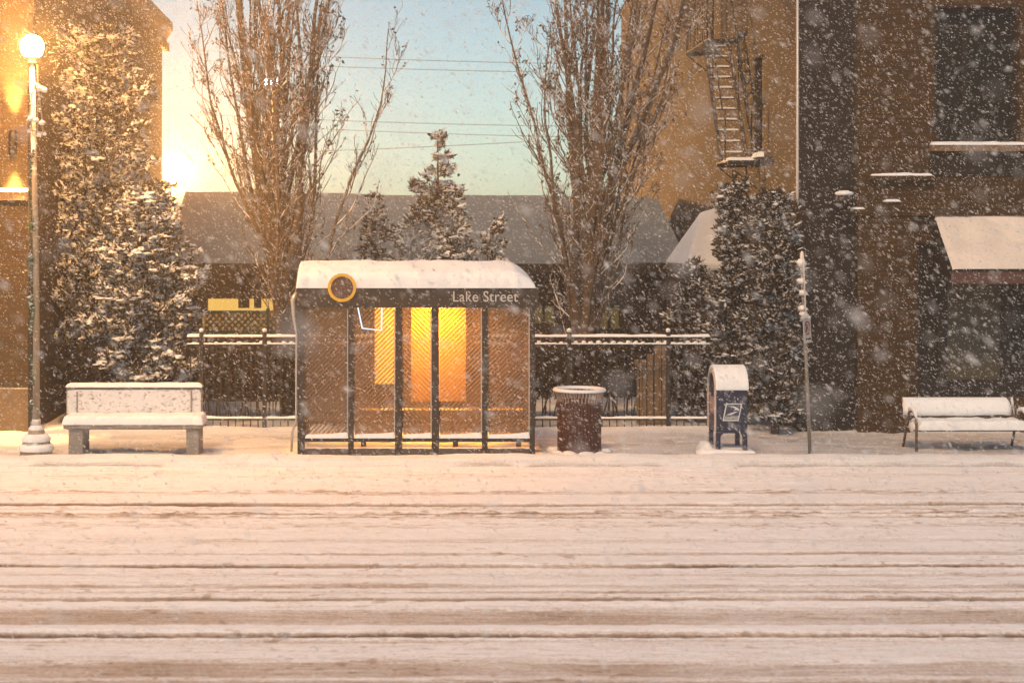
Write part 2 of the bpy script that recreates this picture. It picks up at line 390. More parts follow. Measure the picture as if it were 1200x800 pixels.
# tyre tracks: (row in the survey, half width, dirt, depth, clods)
TRACKS = [(563, 3, .14, .005, .3), (581, 2.2, .22, .006, .8), (595.5, 2.2, .80, .020, .15), (601, 1.5, .16, .005, .3), (606, 1.8, .42, .010, .9), (610, 1.6, .30, .008, .8), (620, 3, .12, .004, .7),
          (638, 2.5, .14, .004, .2), (654, 1.8, .32, .006, .1), (668, 2.4, .72, .016, .05), (679, 1.8, .18, .004, .3), (692, 2.4, .30, .006, .1), (699, 1.5, .24, .005, .1),
          (708, 2.8, .60, .014, .05), (714, 2.5, -.12, -.006, 0), (728.5, 8.5, .30, .010, .05), (742, 4, -.18, -.010, 0), (751, 3.2, .95, .022, .05), (758, 1.2, .2, .004, 0), (770, 7, -.06, .0, .1), (791, 10, .34, .012, .1), (812, 8, .4, .012, .1), (836, 6, .6, .015, .1), (865, 12, .3, .01, .1)]
def road_z(gx, gy):
    v = HOR + FPX * (CAMZ - ROAD_Z) / gy
    v = v + 2.2 * (fbm(gx * .18, gy * 0 + 3, 5, 2) - .5) + .018 * (gx - 1.5) ** 2 * 1.0 - .3
    dirt = np.zeros_like(gx) + .13 * (sstep(590, 790, v)); dep = np.zeros_like(gx)
    for k, (tv, hw, dk, dp, cl) in enumerate(TRACKS):
        wob = (fbm(gx * .35 + k * 7.3, gy * 0 + k, 40 + k, 3) - .5) * 1.8
        d = np.abs(v - tv - wob) / (hw * (1 + .5 * (fbm(gx * .5, gy * 0 + k, 90 + k, 2) - .5)))
        prof = 1 - sstep(.55, 1.25, d)
        patch = .25 + 1.4 * fbm(gx * .6 + 13 * k, gy * 0, 60 + k, 4)
        dirt += prof * dk * patch
        clod = sstep(.55, .75, fbm(gx * 6.5, gy * 20, 120 + k, 3)) * (1 - sstep(.8, 3.2, d)) * cl
        dirt += clod * .45
        ridge = np.exp(-((d - 1.7) / .6) ** 2)
        dep += -prof * dp + ridge * dp * .45 + clod * .014
    dirt -= .04
    # tread marks in the deepest ruts
    for tv, st, ph in ((752, .14, 0), (668, .05, .7), (709, .04, .3)):
        tread = np.clip(np.sin((gx + ph) * 2 * PI / .13 + gy * 9) * 3, -1, 1) * (.4 + fbm(gx * .8 + tv, gy * 0, tv, 2))
        dirt += tread * st * np.exp(-((v - tv) / 3.5) ** 2)
    dirt += .30 * sstep(.80, .90, vnoise(gx * 13, gy * 19, 151)) * sstep(.35, .6, fbm(gx * .9, gy * 1.4, 152, 3)) + .10 * (fbm(gx * 1.6, gy * 3.0, 153, 4) - .5)
    z = ROAD_Z + .05 + dep + .014 * (fbm(gx * .7, gy * 5, 3, 4) - .5) + .010 * (fbm(gx * 5, gy * 8, 9, 3) - .5) + .013 * (fbm(gx * 11, gy * 15, 14, 3) - .5)
    t = sstep(19.6, KERB_Y + .1, gy)
    z = z + t * (.085 + .03 * (fbm(gx * 1.3, gy * 3, 21, 3) - .5))
    dirt = dirt * (1 - .75 * sstep(19.9, 20.3, gy))
    return z, dirt
xs_mid = np.concatenate([np.linspace(-60, -9.2, 40), np.linspace(-9, 13, 900), np.linspace(13.2, 60, 40)])
ys_road = np.concatenate([np.linspace(-8, 8.8, 60), np.linspace(8.85, 14, 420)[:-1], np.linspace(14, KERB_Y + .02, 420)])
road = tag(grid_mesh('road', xs_mid, ys_road, road_z, M_road, 'slush'), kind='structure')

def walk_z(gx, gy):
    bank = np.exp(-((gy - 20.92) / .30) ** 2) * (.075 + .05 * fbm(gx * .8, gy * 1.2, 31, 3))
    edge = sstep(KERB_Y - .02, KERB_Y + .22, gy + .10 * (fbm(gx * 1.1, gy * 0, 33, 4) - .5))
    trod = sstep(21.15, 21.55, gy + .25 * (fbm(gx * .9, gy * .9, 35, 3) - .5)) * (1 - .85 * sstep(23.9, 24.4, gy))
    z = -.055 + .07 * edge + bank + .03 * (fbm(gx * 2.2, gy * 3, 36, 4) - .5) + .012 * (fbm(gx * 8, gy * 9, 37, 3) - .5)
    z = z + .05 * sstep(24.0, 24.6, gy) * (.6 + fbm(gx * 1.5, gy * 2, 44, 3))
    foot = sstep(.60, .72, fbm(gx * 3.2, gy * 4.2, 38, 2)) * trod
    z = z - foot * .03 - trod * .015
    dirt = trod * (.14 + .20 * sstep(2.2, 7, gx) + .35 * (fbm(gx * 1.0, gy * 2.4, 39, 4) - .45)) + foot * .18  # walked strip toned greyer, more strongly towards the right
    dirt += .8 * (1 - edge) * sstep(.42, .55, fbm(gx * 1.2, gy * 2, 41, 3))
    return z, dirt
ys_walk = np.concatenate([np.linspace(KERB_Y, 21.6, 90)[:-1], np.linspace(21.6, 24.75, 130)])
tag(grid_mesh('sidewalk', xs_mid, ys_walk, walk_z, M_walk, 'slush'), kind='structure')
kb = MB(); kb.box(-60, 60, KERB_Y - .10, KERB_Y + .06, -.3, -.015); tag(kb.build('kerb', M_conc_dark, bevel=.02), kind='structure')
def yard_z(gx, gy):
    return .03 + .08 * (fbm(gx * .6, gy * .6, 51, 3) - .3), None
tag(grid_mesh('yard', np.linspace(-60, 60, 240), np.linspace(24.75, 60, 90), yard_z, M_yard), kind='structure')
gm = MB(); gm.quad((-80, -14, -.45), (80, -14, -.45), (80, 64, -.45), (-80, 64, -.45)); tag(gm.build('ground', M_yard), kind='structure')

# ================================================================== BUILDINGS
FY = 24.3                                             # line of the street fronts
def opening_wall(mb, x0, x1, z0, z1, y0, y1, holes):
    """a front wall with rectangular holes (x0,x1,z0,z1), holes sorted and not overlapping in x unless stacked"""
    cuts = sorted({x0, x1, *[h[0] for h in holes], *[h[1] for h in holes]})
    for a, b in zip(cuts[:-1], cuts[1:]):
        hs = sorted([h for h in holes if h[0] <= a + 1e-6 and h[1] >= b - 1e-6], key=lambda h: h[2])
        z = z0
        for h in hs:
            if h[2] > z: mb.box(a, b, y0, y1, z, h[2])
            z = h[3]
        if z < z1: mb.box(a, b, y0, y1, z, z1)

# ---- ochre brick building on the left
LX = -5.52
b = thing('brick_building', 'ochre brick building behind the globe street lamp, washed by an up and down wall light', 'building', (LX, FY, 0))
w = MB(); opening_wall(w, -14, LX, 0, 8.25, FY, FY + .35, [(-9.6, -8.2, .5, 2.6), (-9.6, -8.2, 4.4, 6.4)])
w.box(LX - .35, LX, FY + .35, 38.3, 0, 8.25); w.box(-14, LX - .35, 37.95, 38.3, 0, 8.25); w.box(-14, -13.65, FY + .35, 37.95, 0, 8.25)
w.build('wall', M_brick_left, b)
c = MB(); c.prism([(0, 8.0), (.05, 8.0), (.10, 8.12), (.22, 8.30), (.22, 8.50), (-.3, 8.50), (-.3, 8.25), (0, 8.25)][::-1], FY - .02, 38.6, 'y')
c.v = [(LX + .003 + x, y, z) for x, y, z in c.v]
for k in range(36): yk = FY + .3 + k * .4; c.box(LX + .003, LX + .12, yk, yk + .16, 7.78, 8.0)
c.build('cornice', M_stone, b)
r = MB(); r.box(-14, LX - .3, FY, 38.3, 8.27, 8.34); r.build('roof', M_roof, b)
lg = MB(); lg.box(-14, LX + .05, FY - .10, FY - .003, 3.66, 3.80); lg.build('ledge', M_stone, b)
ls = MB(); ls.drift(-14, LX + .05, FY - .11, FY - .003, 3.80, .05, .03, .05, .12, 3); ls.build('ledge_snow', MS, b, smooth=True)
bs = MB(); bs.box(-14, LX + .03, FY - .06, FY - .003, 0, .7); bs.build('plinth', M_stone, b)
dp = MB(); dp.tube([(LX - .02, FY - .12, .1), (LX - .02, FY - .12, 6.6)], .05, 8); dp.build('downpipe', M_frame, b)
for z0, z1 in ((.5, 2.6), (4.4, 6.4)):
    f = MB(); f.box(-9.6, -9.52, FY + .1, FY + .18, z0, z1).box(-8.28, -8.2, FY + .1, FY + .18, z0, z1).box(-9.52, -8.28, FY + .1, FY + .18, z1 - .08, z1).box(-9.52, -8.28, FY + .1, FY + .18, z0, z0 + .08)
    fo = f.build('window', M_frame, b); sub(MB().box(-9.52, -8.28, FY + .13, FY + .15, z0 + .08, z1 - .08), 'pane', M_glass, fo)
b2 = thing('wall_light', 'up and down wall light glowing on the ochre brick front', 'light', (-5.83, FY, Z(168, FY)))
zc = Z(168, FY)
m_ = MB(); m_.box(-5.87, -5.79, FY - .05, FY - .003, zc - .09, zc + .09); m_.build('bracket', M_frame, b2)
m_ = MB(); m_.lathe([(.05, -.19), (.065, -.17), (.065, .17), (.05, .19)], (-5.83, FY - .11, zc), 14, False); m_.build('shade', M_frame, b2, smooth=True)
for sgn in (1, -1):
    m_ = MB(); m_.lathe([(.045, sgn * .165), (.0, sgn * .165)], (-5.83, FY - .11, zc), 14, False); m_.build('bulb', M_bulb, b2)
    ld = bpy.data.lights.new('wall_light_beam', 'SPOT'); ld.energy = 2200; ld.color = (1, .62, .18); ld.spot_size = math.radians(46); ld.spot_blend = .8; ld.shadow_soft_size = .05
    lo = bpy.data.objects.new('beam', ld); COL.objects.link(lo); lo.parent = b2; lo.location = (0, -.13, sgn * .21); lo.rotation_euler = (PI if sgn > 0 else 0, 0, 0)

# ---- brown brick corner building on the right
RX = 6.53
b = thing('brick_building', 'dark brown brick corner building with a snowy shop awning behind the slatted bench', 'building', (RX, FY, 0))
UW = (8.69, 10.03, Z(170, FY), Z(8, FY)); SF = (8.42, 12.4, .55, 2.98)
w = MB(); opening_wall(w, RX, 17, 0, 9.5, FY, FY + .4, [UW, SF, (10.9, 12.24, UW[2], UW[3])]); w.build('front_wall', M_brick_right, b)
w = MB(); w.box(RX + .002, RX + .4, FY + .4, 26.5, 0, 9.5).box(RX + .002, RX + .4, 27.12, 42.4, 0, 9.5).box(RX + .002, RX + .4, 26.5, 27.12, 0, Z(185, 26.8)).box(RX + .002, RX + .4, 26.5, 27.12, Z(66, 26.8), 9.5)
w.box(RX + .4, 17, 42.0, 42.4, 0, 9.5).box(16.6, 17, FY + .4, 42.0, 0, 9.5); w.build('side_wall', M_brick_side, b)
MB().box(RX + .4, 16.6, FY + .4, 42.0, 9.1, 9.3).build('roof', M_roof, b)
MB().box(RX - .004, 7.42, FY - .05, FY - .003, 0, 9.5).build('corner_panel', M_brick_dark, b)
p = MB(); p.box(7.44, 8.30, FY - .11, FY - .003, 0, 3.50); p.build('pilaster', M_brick_right, b)
p = MB(); p.box(7.20, 17, FY - .14, FY - .114, 3.42, 3.52); p.box(7.44, 17, FY - .112, FY - .003, 3.52, 3.64); p.build('belt_course', M_brick_right, b)
for a0, a1 in ((7.34, 7.56), (7.86, 8.12)): MB().drift(a0, a1, FY - .15, FY - .004, 3.522 if a0 < 7.4 else 3.642, .035, .06, .05, .03, 5).build('belt_snow', MS, b, smooth=True)
lg = MB(); lg.box(7.66, 8.66, FY - .12, FY - .003, 3.98, 4.05); lg.build('ledge', M_brick_right, b)
ls = MB(); ls.drift(7.66, 8.62, FY - .13, FY - .003, 4.05, .035, .05, .05, .03, 8, .5); ls.build('ledge_snow', MS, b, smooth=True)
for x0, x1 in ((UW[0], UW[1]), (10.9, 12.24)):
    f = MB(); z0, z1 = UW[2], UW[3]; y0, y1 = FY + .14, FY + .22
    f.box(x0, x0 + .09, y0, y1, z0, z1).box(x1 - .09, x1, y0, y1, z0, z1).box(x0 + .09, x1 - .09, y0, y1, z1 - .1, z1).box(x0 + .09, x1 - .09, y0, y1, z0, z0 + .1)
    xm = x0 + .52; f.box(xm - .04, xm + .04, y0 - .01, y1, z0 + .1, z1 - .1)
    fo = f.build('window', M_frame, b); sub(MB().box(x0 + .09, xm - .04, y0 + .03, y0 + .05, z0 + .1, z1 - .1), 'pane', M_glass, fo); sub(MB().box(xm + .04, x1 - .09, y0 + .03, y0 + .05, z0 + .1, z1 - .1), 'pane', M_glass, fo)
    sub(MB().box(x0 - .08, x1 + .08, FY - .10, FY + .135, z0 - .10, z0 - .002), 'sill', M_stone, fo)
    q = MB(); q.drift(x0 - .08, x1 + .08, FY - .11, FY + .13, z0 - .002, .05, .06, .06, .04, 11, .5); sub(q, 'sill_snow', MS, fo, smooth=True)
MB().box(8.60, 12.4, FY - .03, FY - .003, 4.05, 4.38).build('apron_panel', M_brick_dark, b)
# shop front under the awning
f = MB(); x0, x1, z0, z1 = SF; y0, y1 = FY + .12, FY + .2
xsf = [x0, 8.86, 9.86, 10.9, x1]
f.box(x0, x1, y0, y1, z0, z0 + .28).box(x0, x1, y0, y1, z1 - .35, z1)
for xx in xsf: f.box(max(x0, xx - .07), min(x1, xx + .07), y0 - .02, y1, z0 + .28, z1 - .35)
fo = f.build('shop_window', M_frame, b)
for a0, a1 in zip(xsf[:-1], xsf[1:]):
    sub(MB().box(a0 + .07, a1 - .07, y0 + .03, y0 + .05, z0 + .28, z1 - .35), 'pane', M_blind if a0 > 8.8 and a0 < 9.8 else M_glass, fo)
AW = 8.65
aw = MB(); yb, yf, zt, zb = FY - .02, 23.46, Z(250, FY), 2.58
aw.prism([(yb, zt), (yf, zb), (yf, zb - .03), (yb, zt - .04)], AW, 12.9, 'x')
ao = aw.build('awning', M_frame, b)
s_ = MB(); s_.prism([(yf, zb - .032), (yf + .02, zb - .032), (yf + .02, zb - .21), (yf, zb - .21)], AW, 12.9, 'x'); sub(s_, 'valance', M_disc, ao)
s_ = MB(); s_.prism([(yb, zt - .06), (yf + .03, zb - .04), (yf + .03, zb - .2), (yb, zb - .2)], AW + .002, AW + .02, 'x'); sub(s_, 'side_flap', M_frame, ao)
# snow sheet on the awning, slid into folds
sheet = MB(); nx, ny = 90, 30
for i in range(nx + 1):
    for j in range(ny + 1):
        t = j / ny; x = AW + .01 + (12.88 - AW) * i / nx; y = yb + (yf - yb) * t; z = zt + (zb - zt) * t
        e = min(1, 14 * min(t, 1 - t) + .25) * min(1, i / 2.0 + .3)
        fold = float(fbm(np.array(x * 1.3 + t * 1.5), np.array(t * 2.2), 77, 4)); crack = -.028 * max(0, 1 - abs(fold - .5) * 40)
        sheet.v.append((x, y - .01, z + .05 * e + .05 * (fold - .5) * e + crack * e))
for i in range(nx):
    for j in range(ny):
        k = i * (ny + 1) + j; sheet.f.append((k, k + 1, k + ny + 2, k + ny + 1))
sub(sheet, 'awning_snow', surf('thin_tan_snow', (.64, .58, .52), .7, .22, 2.2, .5), ao, smooth=True)  # awning snow in a tan tone, darker than the fresh snow
# narrow slot window in the side wall
zs0, zs1 = Z(185, 26.8), Z(66, 26.8)
fo = MB().box(RX + .10, RX + .16, 26.5, 27.12, zs0, zs1).build('slot_window', M_frame, b)
q = MB(); q.drift(RX - .10, RX + .10, 26.45, 27.15, zs0 + .002, .09, .05, .1, .04, 13); sub(q, 'sill_snow', MS, fo, smooth=True)
# corner downpipe with its kicked-out foot
pp = [(RX - .03, FY - .1, 9.4), (RX - .03, FY - .1, 3.62), (RX - .10, FY - .12, 3.5), (RX - .12, FY - .12, 3.42), (RX - .16, FY - .12, 3.3)]
MB().tube(pp, .024, 8).build('downpipe', M_trim, b, smooth=True)
q = MB(); q.blob((RX - .13, FY - .12, 3.5), (.06, .05, .05), 4); q.build('pipe_snow', MS, b, smooth=True)
t_ = thing('wall_lamp', 'small unlit hooded wall lamp capped with snow on the dark brick corner', 'light', (7.22, FY - .05, Z(232, FY)))
zc = Z(232, FY)
MB().tube([(7.32, FY - .053, zc - .12), (7.32, FY - .12, zc + .02), (7.22, FY - .25, zc + .06)], .015, 6).build('arm', M_frame, t_)
MB().lathe([(.17, -.07), (.12, .02), (.03, .07)], (7.18, FY - .27, zc), 16, False).build('hood', M_frame, t_, smooth=True)
q = MB(); q.blob((7.18, FY - .27, zc + .06), (.15, .12, .05), 5, 12, 6, .1); q.build('snow_cap', MS, t_, smooth=True)

# ---- fire escape on the side wall
t_ = thing('fire_escape', 'black iron fire escape stair with snowy rails climbing the tan brick side wall', 'fire escape', (RX, 27.5, 4.35))
xa, xb = 5.98, 6.44
def platform(y0, y1, z):
    pl = MB()
    for k in range(9): xx = xa + (xb + .06 - xa) * k / 8; pl.box(xx - .012, xx + .012, y0, y1, z - .02, z)
    pl.box(xa - .02, xb + .07, y0 - .02, y0 + .02, z - .08, z + .002); pl.box(xa - .02, xb + .07, y1 - .02, y1 + .02, z - .08, z + .002)
    pl.build('platform', M_iron, t_)
platform(26.7, 27.6, 4.42); platform(28.5, 30.4, 6.75)
for xx in (xa, xb):
    MB().tube([(xx, 27.3, 4.45), (xx, 28.75, 6.75)], .03, 6).build('stringer', M_iron, t_)
tr = MB()
for k in range(11):
    f = k / 10; y, z = 27.38 + 1.3 * f, 4.6 + 2.05 * f; tr.box(xa + .03, xb - .03, y, y + .16, z - .012, z)
tr.build('treads', M_iron, t_)
rl = MB()
for xx in (xa, xb):
    rl.tube([(xx, 27.0, 4.44), (xx, 27.0, 5.3), (xx, 27.2, 5.3), (xx, 28.65, 7.6)], .018, 6)
    rl.tube([(xx, 28.0, 5.58), (xx, 28.0, 6.5)], .014, 6)
rl.tube([(xa, 28.5, 6.77), (xa, 28.5, 7.7), (xa, 30.4, 7.7), (xa, 30.4, 6.77)], .02, 6); rl.tube([(xa, 28.5, 7.25), (xa, 30.4, 7.25)], .014, 6)
for k in range(8): rl.tube([(xa, 28.7 + k * .22, 6.77), (xa, 28.7 + k * .22, 7.7)], .01, 5)
rl.build('handrail', M_iron, t_)
la = MB()
for xx in (6.12, 6.36): la.tube([(xx, 26.95, 3.2), (xx, 27.05, 4.4)], .018, 6)
for k in range(5): la.tube([(6.12, 26.97 + .02 * k, 3.35 + .25 * k), (6.36, 26.97 + .02 * k, 3.35 + .25 * k)], .012, 5)
la.build('drop_ladder', M_iron, t_)
la = MB()
for xx in (6.05, 6.4): la.tube([(xx, 30.0, 6.77), (xx, 29.9, 9.4)], .022, 6)
for k in range(10): la.tube([(6.05, 29.95, 6.9 + .25 * k), (6.4, 29.95, 6.9 + .25 * k)], .014, 5)
la.build('ladder', M_iron, t_)
sn = MB()
for k in range(11): f = k / 10; sn.drift(xa + .05, xb - .05, 27.38 + 1.3 * f, 27.54 + 1.3 * f, 4.6 + 2.05 * f, .03, .03, .03, .05, k)
sn.drift(xa, xb, 26.7, 27.35, 4.424, .06, .06, .06, .06, 40)
sn.build('tread_snow', MS, t_, smooth=True)
for y in (26.75, 27.55, 28.55, 30.35): zt_ = 4.40 if y < 28 else 6.73; MB().tube([(RX, y, zt_ - .5), (xa, y, zt_ - .05)], .016, 5).build('bracket', M_iron, t_)

# ---- low snow-roofed building at the back
b = thing('low_building', 'low building with a wide pitched snowy roof toned as if unlit beyond the iron fence', 'building', (0, 31.4, 0))
x0, x1 = -4.3, 6.02
LIT = (-3.6, -2.17, Z(367, 31.4), Z(350, 31.4)); W2 = (X(625, 31.4), X(650, 31.4), Z(379, 31.4), Z(354, 31.4)); W3 = (X(703, 31.4), X(726, 31.4), Z(385, 31.4), Z(356, 31.4))
w = MB(); opening_wall(w, x0, x1, 0, 2.5, 31.4, 31.65, [LIT, W2, W3])
w.box(x0, x0 + .25, 31.65, 37.6, 0, 2.5).box(x1 - .25, x1, 31.65, 37.6, 0, 2.5).box(x0 + .25, x1 - .25, 37.35, 37.6, 0, 2.5)
w.build('wall', M_darkwall, b)
for xg in (x1 - .2, x0 - .01): MB().prism([(31.3, 2.52), (34.5, 3.98), (37.7, 2.52)], xg, xg + .21, 'x').build('gable', M_darkwall, b)
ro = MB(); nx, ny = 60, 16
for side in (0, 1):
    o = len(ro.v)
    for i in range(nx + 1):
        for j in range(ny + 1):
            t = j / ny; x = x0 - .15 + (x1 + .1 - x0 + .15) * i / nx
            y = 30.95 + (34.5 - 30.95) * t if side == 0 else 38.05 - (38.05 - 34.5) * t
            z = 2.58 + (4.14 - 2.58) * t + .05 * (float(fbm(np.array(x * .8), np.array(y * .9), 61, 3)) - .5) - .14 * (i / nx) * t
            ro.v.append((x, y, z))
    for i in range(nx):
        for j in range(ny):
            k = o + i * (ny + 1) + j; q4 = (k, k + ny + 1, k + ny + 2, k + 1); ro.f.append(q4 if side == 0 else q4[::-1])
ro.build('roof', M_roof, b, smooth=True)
fa = MB(); fa.box(x0 - .15, x1 + .1, 30.98, 31.04, 2.36, 2.56).box(x0 - .1, x1 + .05, 31.04, 31.4, 2.40, 2.44); fa.build('eaves_board', M_fascia, b)
fo = MB().box(LIT[0], LIT[1], 31.52, 31.54, LIT[2], LIT[3]).build('lit_window', M_lit_amber, b, label='wide amber lit window with two dark panes')
dx0 = X(279, 31.4)
for a0, a1 in ((X(279, 31.4), X(292, 31.4)), (X(297.5, 31.4), X(306, 31.4))):
    sub(MB().box(a0, a1, 31.44, 31.50, Z(361, 31.4), LIT[3]), 'dark_pane', M_glass, fo)
for W in (W2, W3):
    fo = MB().box(W[0], W[1], 31.52, 31.54, W[2], W[3]).build('window', M_lit_dim, b); xm = (W[0] + W[1]) / 2
    sub(MB().box(xm - .03, xm + .03, 31.46, 31.51, W[2], W[3]).box(W[0], W[1], 31.47, 31.505, W[3] - .08, W[3]), 'frame', M_frame, fo)
# lean-to beside it, against the brick side wall
b = thing('lean_to_roof', 'small snow covered lean-to roof between the pitched roof and the tan brick wall', 'shed', (5.9, 28.5, 0))
MB().box(5.62, 6.52, 29.0, 30.6, 0, 2.6).build('wall', M_darkwall, b)
q = MB(); lo = [(5.62, 28.55, 2.62), (6.525, 28.55, 2.62), (6.525, 30.2, 3.70), (6.20, 30.1, 3.62), (5.64, 30.8, 2.64)]; th = .16
for sg in (0, 1): q.v += [(x, y, z - th * sg) for x, y, z in lo]
q.f += [(0, 1, 2, 3), (0, 3, 4), (5, 8, 7, 6), (5, 9, 8), (0, 5, 6, 1), (1, 6, 7, 2), (2, 7, 8, 3), (3, 8, 9, 4), (4, 9, 5, 0)]
q.build('snow_cover', MS, b, bevel=.09)

# ---- lattice screen and board gate behind the fence
t_ = thing('lattice_screen', 'green diagonal lattice screen under the amber lit window', 'screen', (-2.7, 28.6, 0))
la = MB(); lx0, lx1, lz0, lz1 = X(240, 28.6), X(326, 28.6), Z(387, 28.6), Z(367, 28.6)
n = 13; sp = .118
import itertools
hh = lz1 - lz0
for k in range(-4, 18):
    for sg in (1, -1):
        xa_ = lx0 + k * sp; p0 = [xa_, lz0]; p1 = [xa_ + hh, lz1]
        if p0[0] < lx0: p0 = [lx0, lz0 + (lx0 - xa_)]
        if p1[0] > lx1: p1 = [lx1, lz0 + (lx1 - xa_)]
        if p0[0] >= lx1 or p1[0] <= lx0 or p1[1] <= p0[1]: continue
        if sg < 0: p0[1], p1[1] = lz0 + lz1 - p0[1], lz0 + lz1 - p1[1]
        dxv, dzv = p1[0] - p0[0], p1[1] - p0[1]; l = math.hypot(dxv, dzv); nxv, nzv = -dzv / l * .017, dxv / l * .017; yy = 28.6 + (.006 if sg > 0 else -.006)
        la.prism([(p0[0] + nxv, p0[1] + nzv), (p0[0] - nxv, p0[1] - nzv), (p1[0] - nxv, p1[1] - nzv), (p1[0] + nxv, p1[1] + nzv)], yy - .005, yy + .005, 'y')
la.build('lattice', M_lattice, t_)
MB().box(lx0 - .05, lx1 + .05, 28.57, 28.63, lz1, lz1 + .05).box(lx0 - .05, lx1 + .05, 28.57, 28.63, lz0 - .06, lz0).build('frame', M_lattice, t_)
MB().box(lx0 - .05, lx1 + .05, 28.66, 28.68, .0, lz1 - .0).build('backing_board', emit('painted_amber_glow', (1.0, .55, .16), .26), t_)  # board given its own glow, imitating amber light behind the lattice
MB().box(lx0, lx1, 28.58, 28.62, .05, lz0 - .063).build('lower_board', M_fascia, t_)
MB().box(X(312, 28.5), X(315.5, 28.5), 28.5, 28.56, 0, Z(361, 28.5)).build('post', M_lattice, t_)
t_ = thing('wooden_gate', 'weathered board gate standing behind the fence between waste bin and mailbox', 'gate', (X(757, 24.95), 24.95, 0))
bd = MB()
for k, (u0, u1, vt) in enumerate(((746, 752, 426), (752.6, 757.5, 426), (758.5, 765, 415), (765.6, 772, 402), (772.6, 781, 398))):
    bd.box(X(u0, 24.95), X(u1, 24.95), 24.93, 24.96, .06, Z(vt, 24.95))
bd.build('boards', M_wood, t_)
for z_ in (.35, 1.0): MB().box(X(744, 24.95), X(783, 24.95), 24.965, 25.0, z_, z_ + .1).build('rail', M_wood, t_)

# ================================================================== IRON FENCE
fy = 24.55
def iron_fence(xa, xb, posts, label, seed):
    t = thing('iron_fence', label, 'fence', ((xa + xb) / 2, fy, 0), 'stretches of black iron fence along the pavement')
    zt, zm, zl = 1.50, 1.385, .20
    bars = [xa] + posts + [xb]
    for z in (zt, zm, zl): MB().box(xa, xb, fy - .018, fy + .018, z - .03, z).build('rail', M_iron, t)
    pk = MB(); n = int((xb - xa) / .118)
    for k in range(n):
        x = xa + .06 + k * (xb - xa - .12) / (n - 1); pk.box(x - .0085, x + .0085, fy - .0085, fy + .0085, .06, zt - .031)
    pk.build('pickets', M_iron, t)
    for x in posts:
        m = MB(); m.box(x - .034, x + .034, fy - .034, fy + .034, 0, 1.575); po = m.build('post', M_iron, t, bevel=.006)
        q = MB(); q.blob((x, fy, 1.60), (.040, .040, .035), int(x * 100), 10, 6, .1); sub(q, 'snow_cap', MS, po, smooth=True)
    sn = MB()
    sn.drift(xa, xb, fy - .03, fy + .03, zt, .036, .03, .03, .03, seed, .5)
    sn.build('top_rail_snow', MS, t, smooth=True)
    sn = MB(); n2 = n - 1; sn.drift(xa, xb, fy - .026, fy + .026, zm, .014, .02, .02, .03, seed + 9, .6)
    for k in range(n2):
        x = xa + .06 + (k + .5) * (xb - xa - .12) / (n - 1); r = random.uniform(.012, .036)
        sn.blob((x + random.uniform(-.01, .01), fy, zm + r * .55), (random.uniform(.036, .050), .026, r), k + seed, 8, 5, .2)
    sn.build('middle_rail_snow', MS, t, smooth=True)
    sn = MB(); sn.drift(xa, xb, fy - .03, fy + .03, zl, .032, .03, .03, .03, seed + 3, .6); sn.build('lower_rail_snow', MS, t, smooth=True)
    return t
iron_fence(X(219, fy), X(500, fy), [X(236, fy), X(310, fy), X(392, fy), X(470, fy)], 'black iron fence with snowy rails between the boxy bench and bus shelter', 2)
iron_fence(X(500.6, fy), X(832, fy), [X(552, fy), X(611, fy), X(667, fy), X(783, fy)], 'black iron fence with snowy rails behind the waste bin, ending at the mailbox', 5)

# ================================================================== VEGETATION
def leaf_mesh(name, pos, dirs, ups, L, W, m, parent, fan=3, spread=.55):
    """many small pointed sprays; pos, dirs, ups are (n,3) arrays, L and W arrays"""
    n = len(pos); vs = []; fs = []
    side = np.cross(dirs, ups); side /= (np.linalg.norm(side, axis=1, keepdims=True) + 1e-9)
    V = []; 
    for k in range(fan):
        a = (k - (fan - 1) / 2) * spread
        d = dirs * math.cos(a) + side * math.sin(a); s2 = -dirs * math.sin(a) + side * math.cos(a)
        Lk = (L * (1 - .25 * abs(k - (fan - 1) / 2)))[:, None]; Wk = W[:, None]
        lift = ups * (rng.uniform(-.12, .12, (n, 1)) * Lk)
        V.append(np.stack([pos, pos + d * Lk * .5 + s2 * Wk + lift, pos + d * Lk, pos + d * Lk * .5 - s2 * Wk - lift], 1))
    V = np.concatenate(V, 0).reshape(-1, 3)
    if parent is not None: V = V - np.array(parent.location)
    nf = len(V) // 4; F = np.arange(nf * 4).reshape(nf, 4)
    me = bpy.data.meshes.new(name)
    me.vertices.add(len(V)); me.vertices.foreach_set('co', V.ravel()); me.loops.add(F.size); me.loops.foreach_set('vertex_index', F.ravel())
    me.polygons.add(nf); me.polygons.foreach_set('loop_start', np.arange(nf) * 4); me.update(calc_edges=True)
    me.materials.append(m); o = bpy.data.objects.new(name, me); COL.objects.link(o)
    if parent is not None: o.parent = parent
    return o

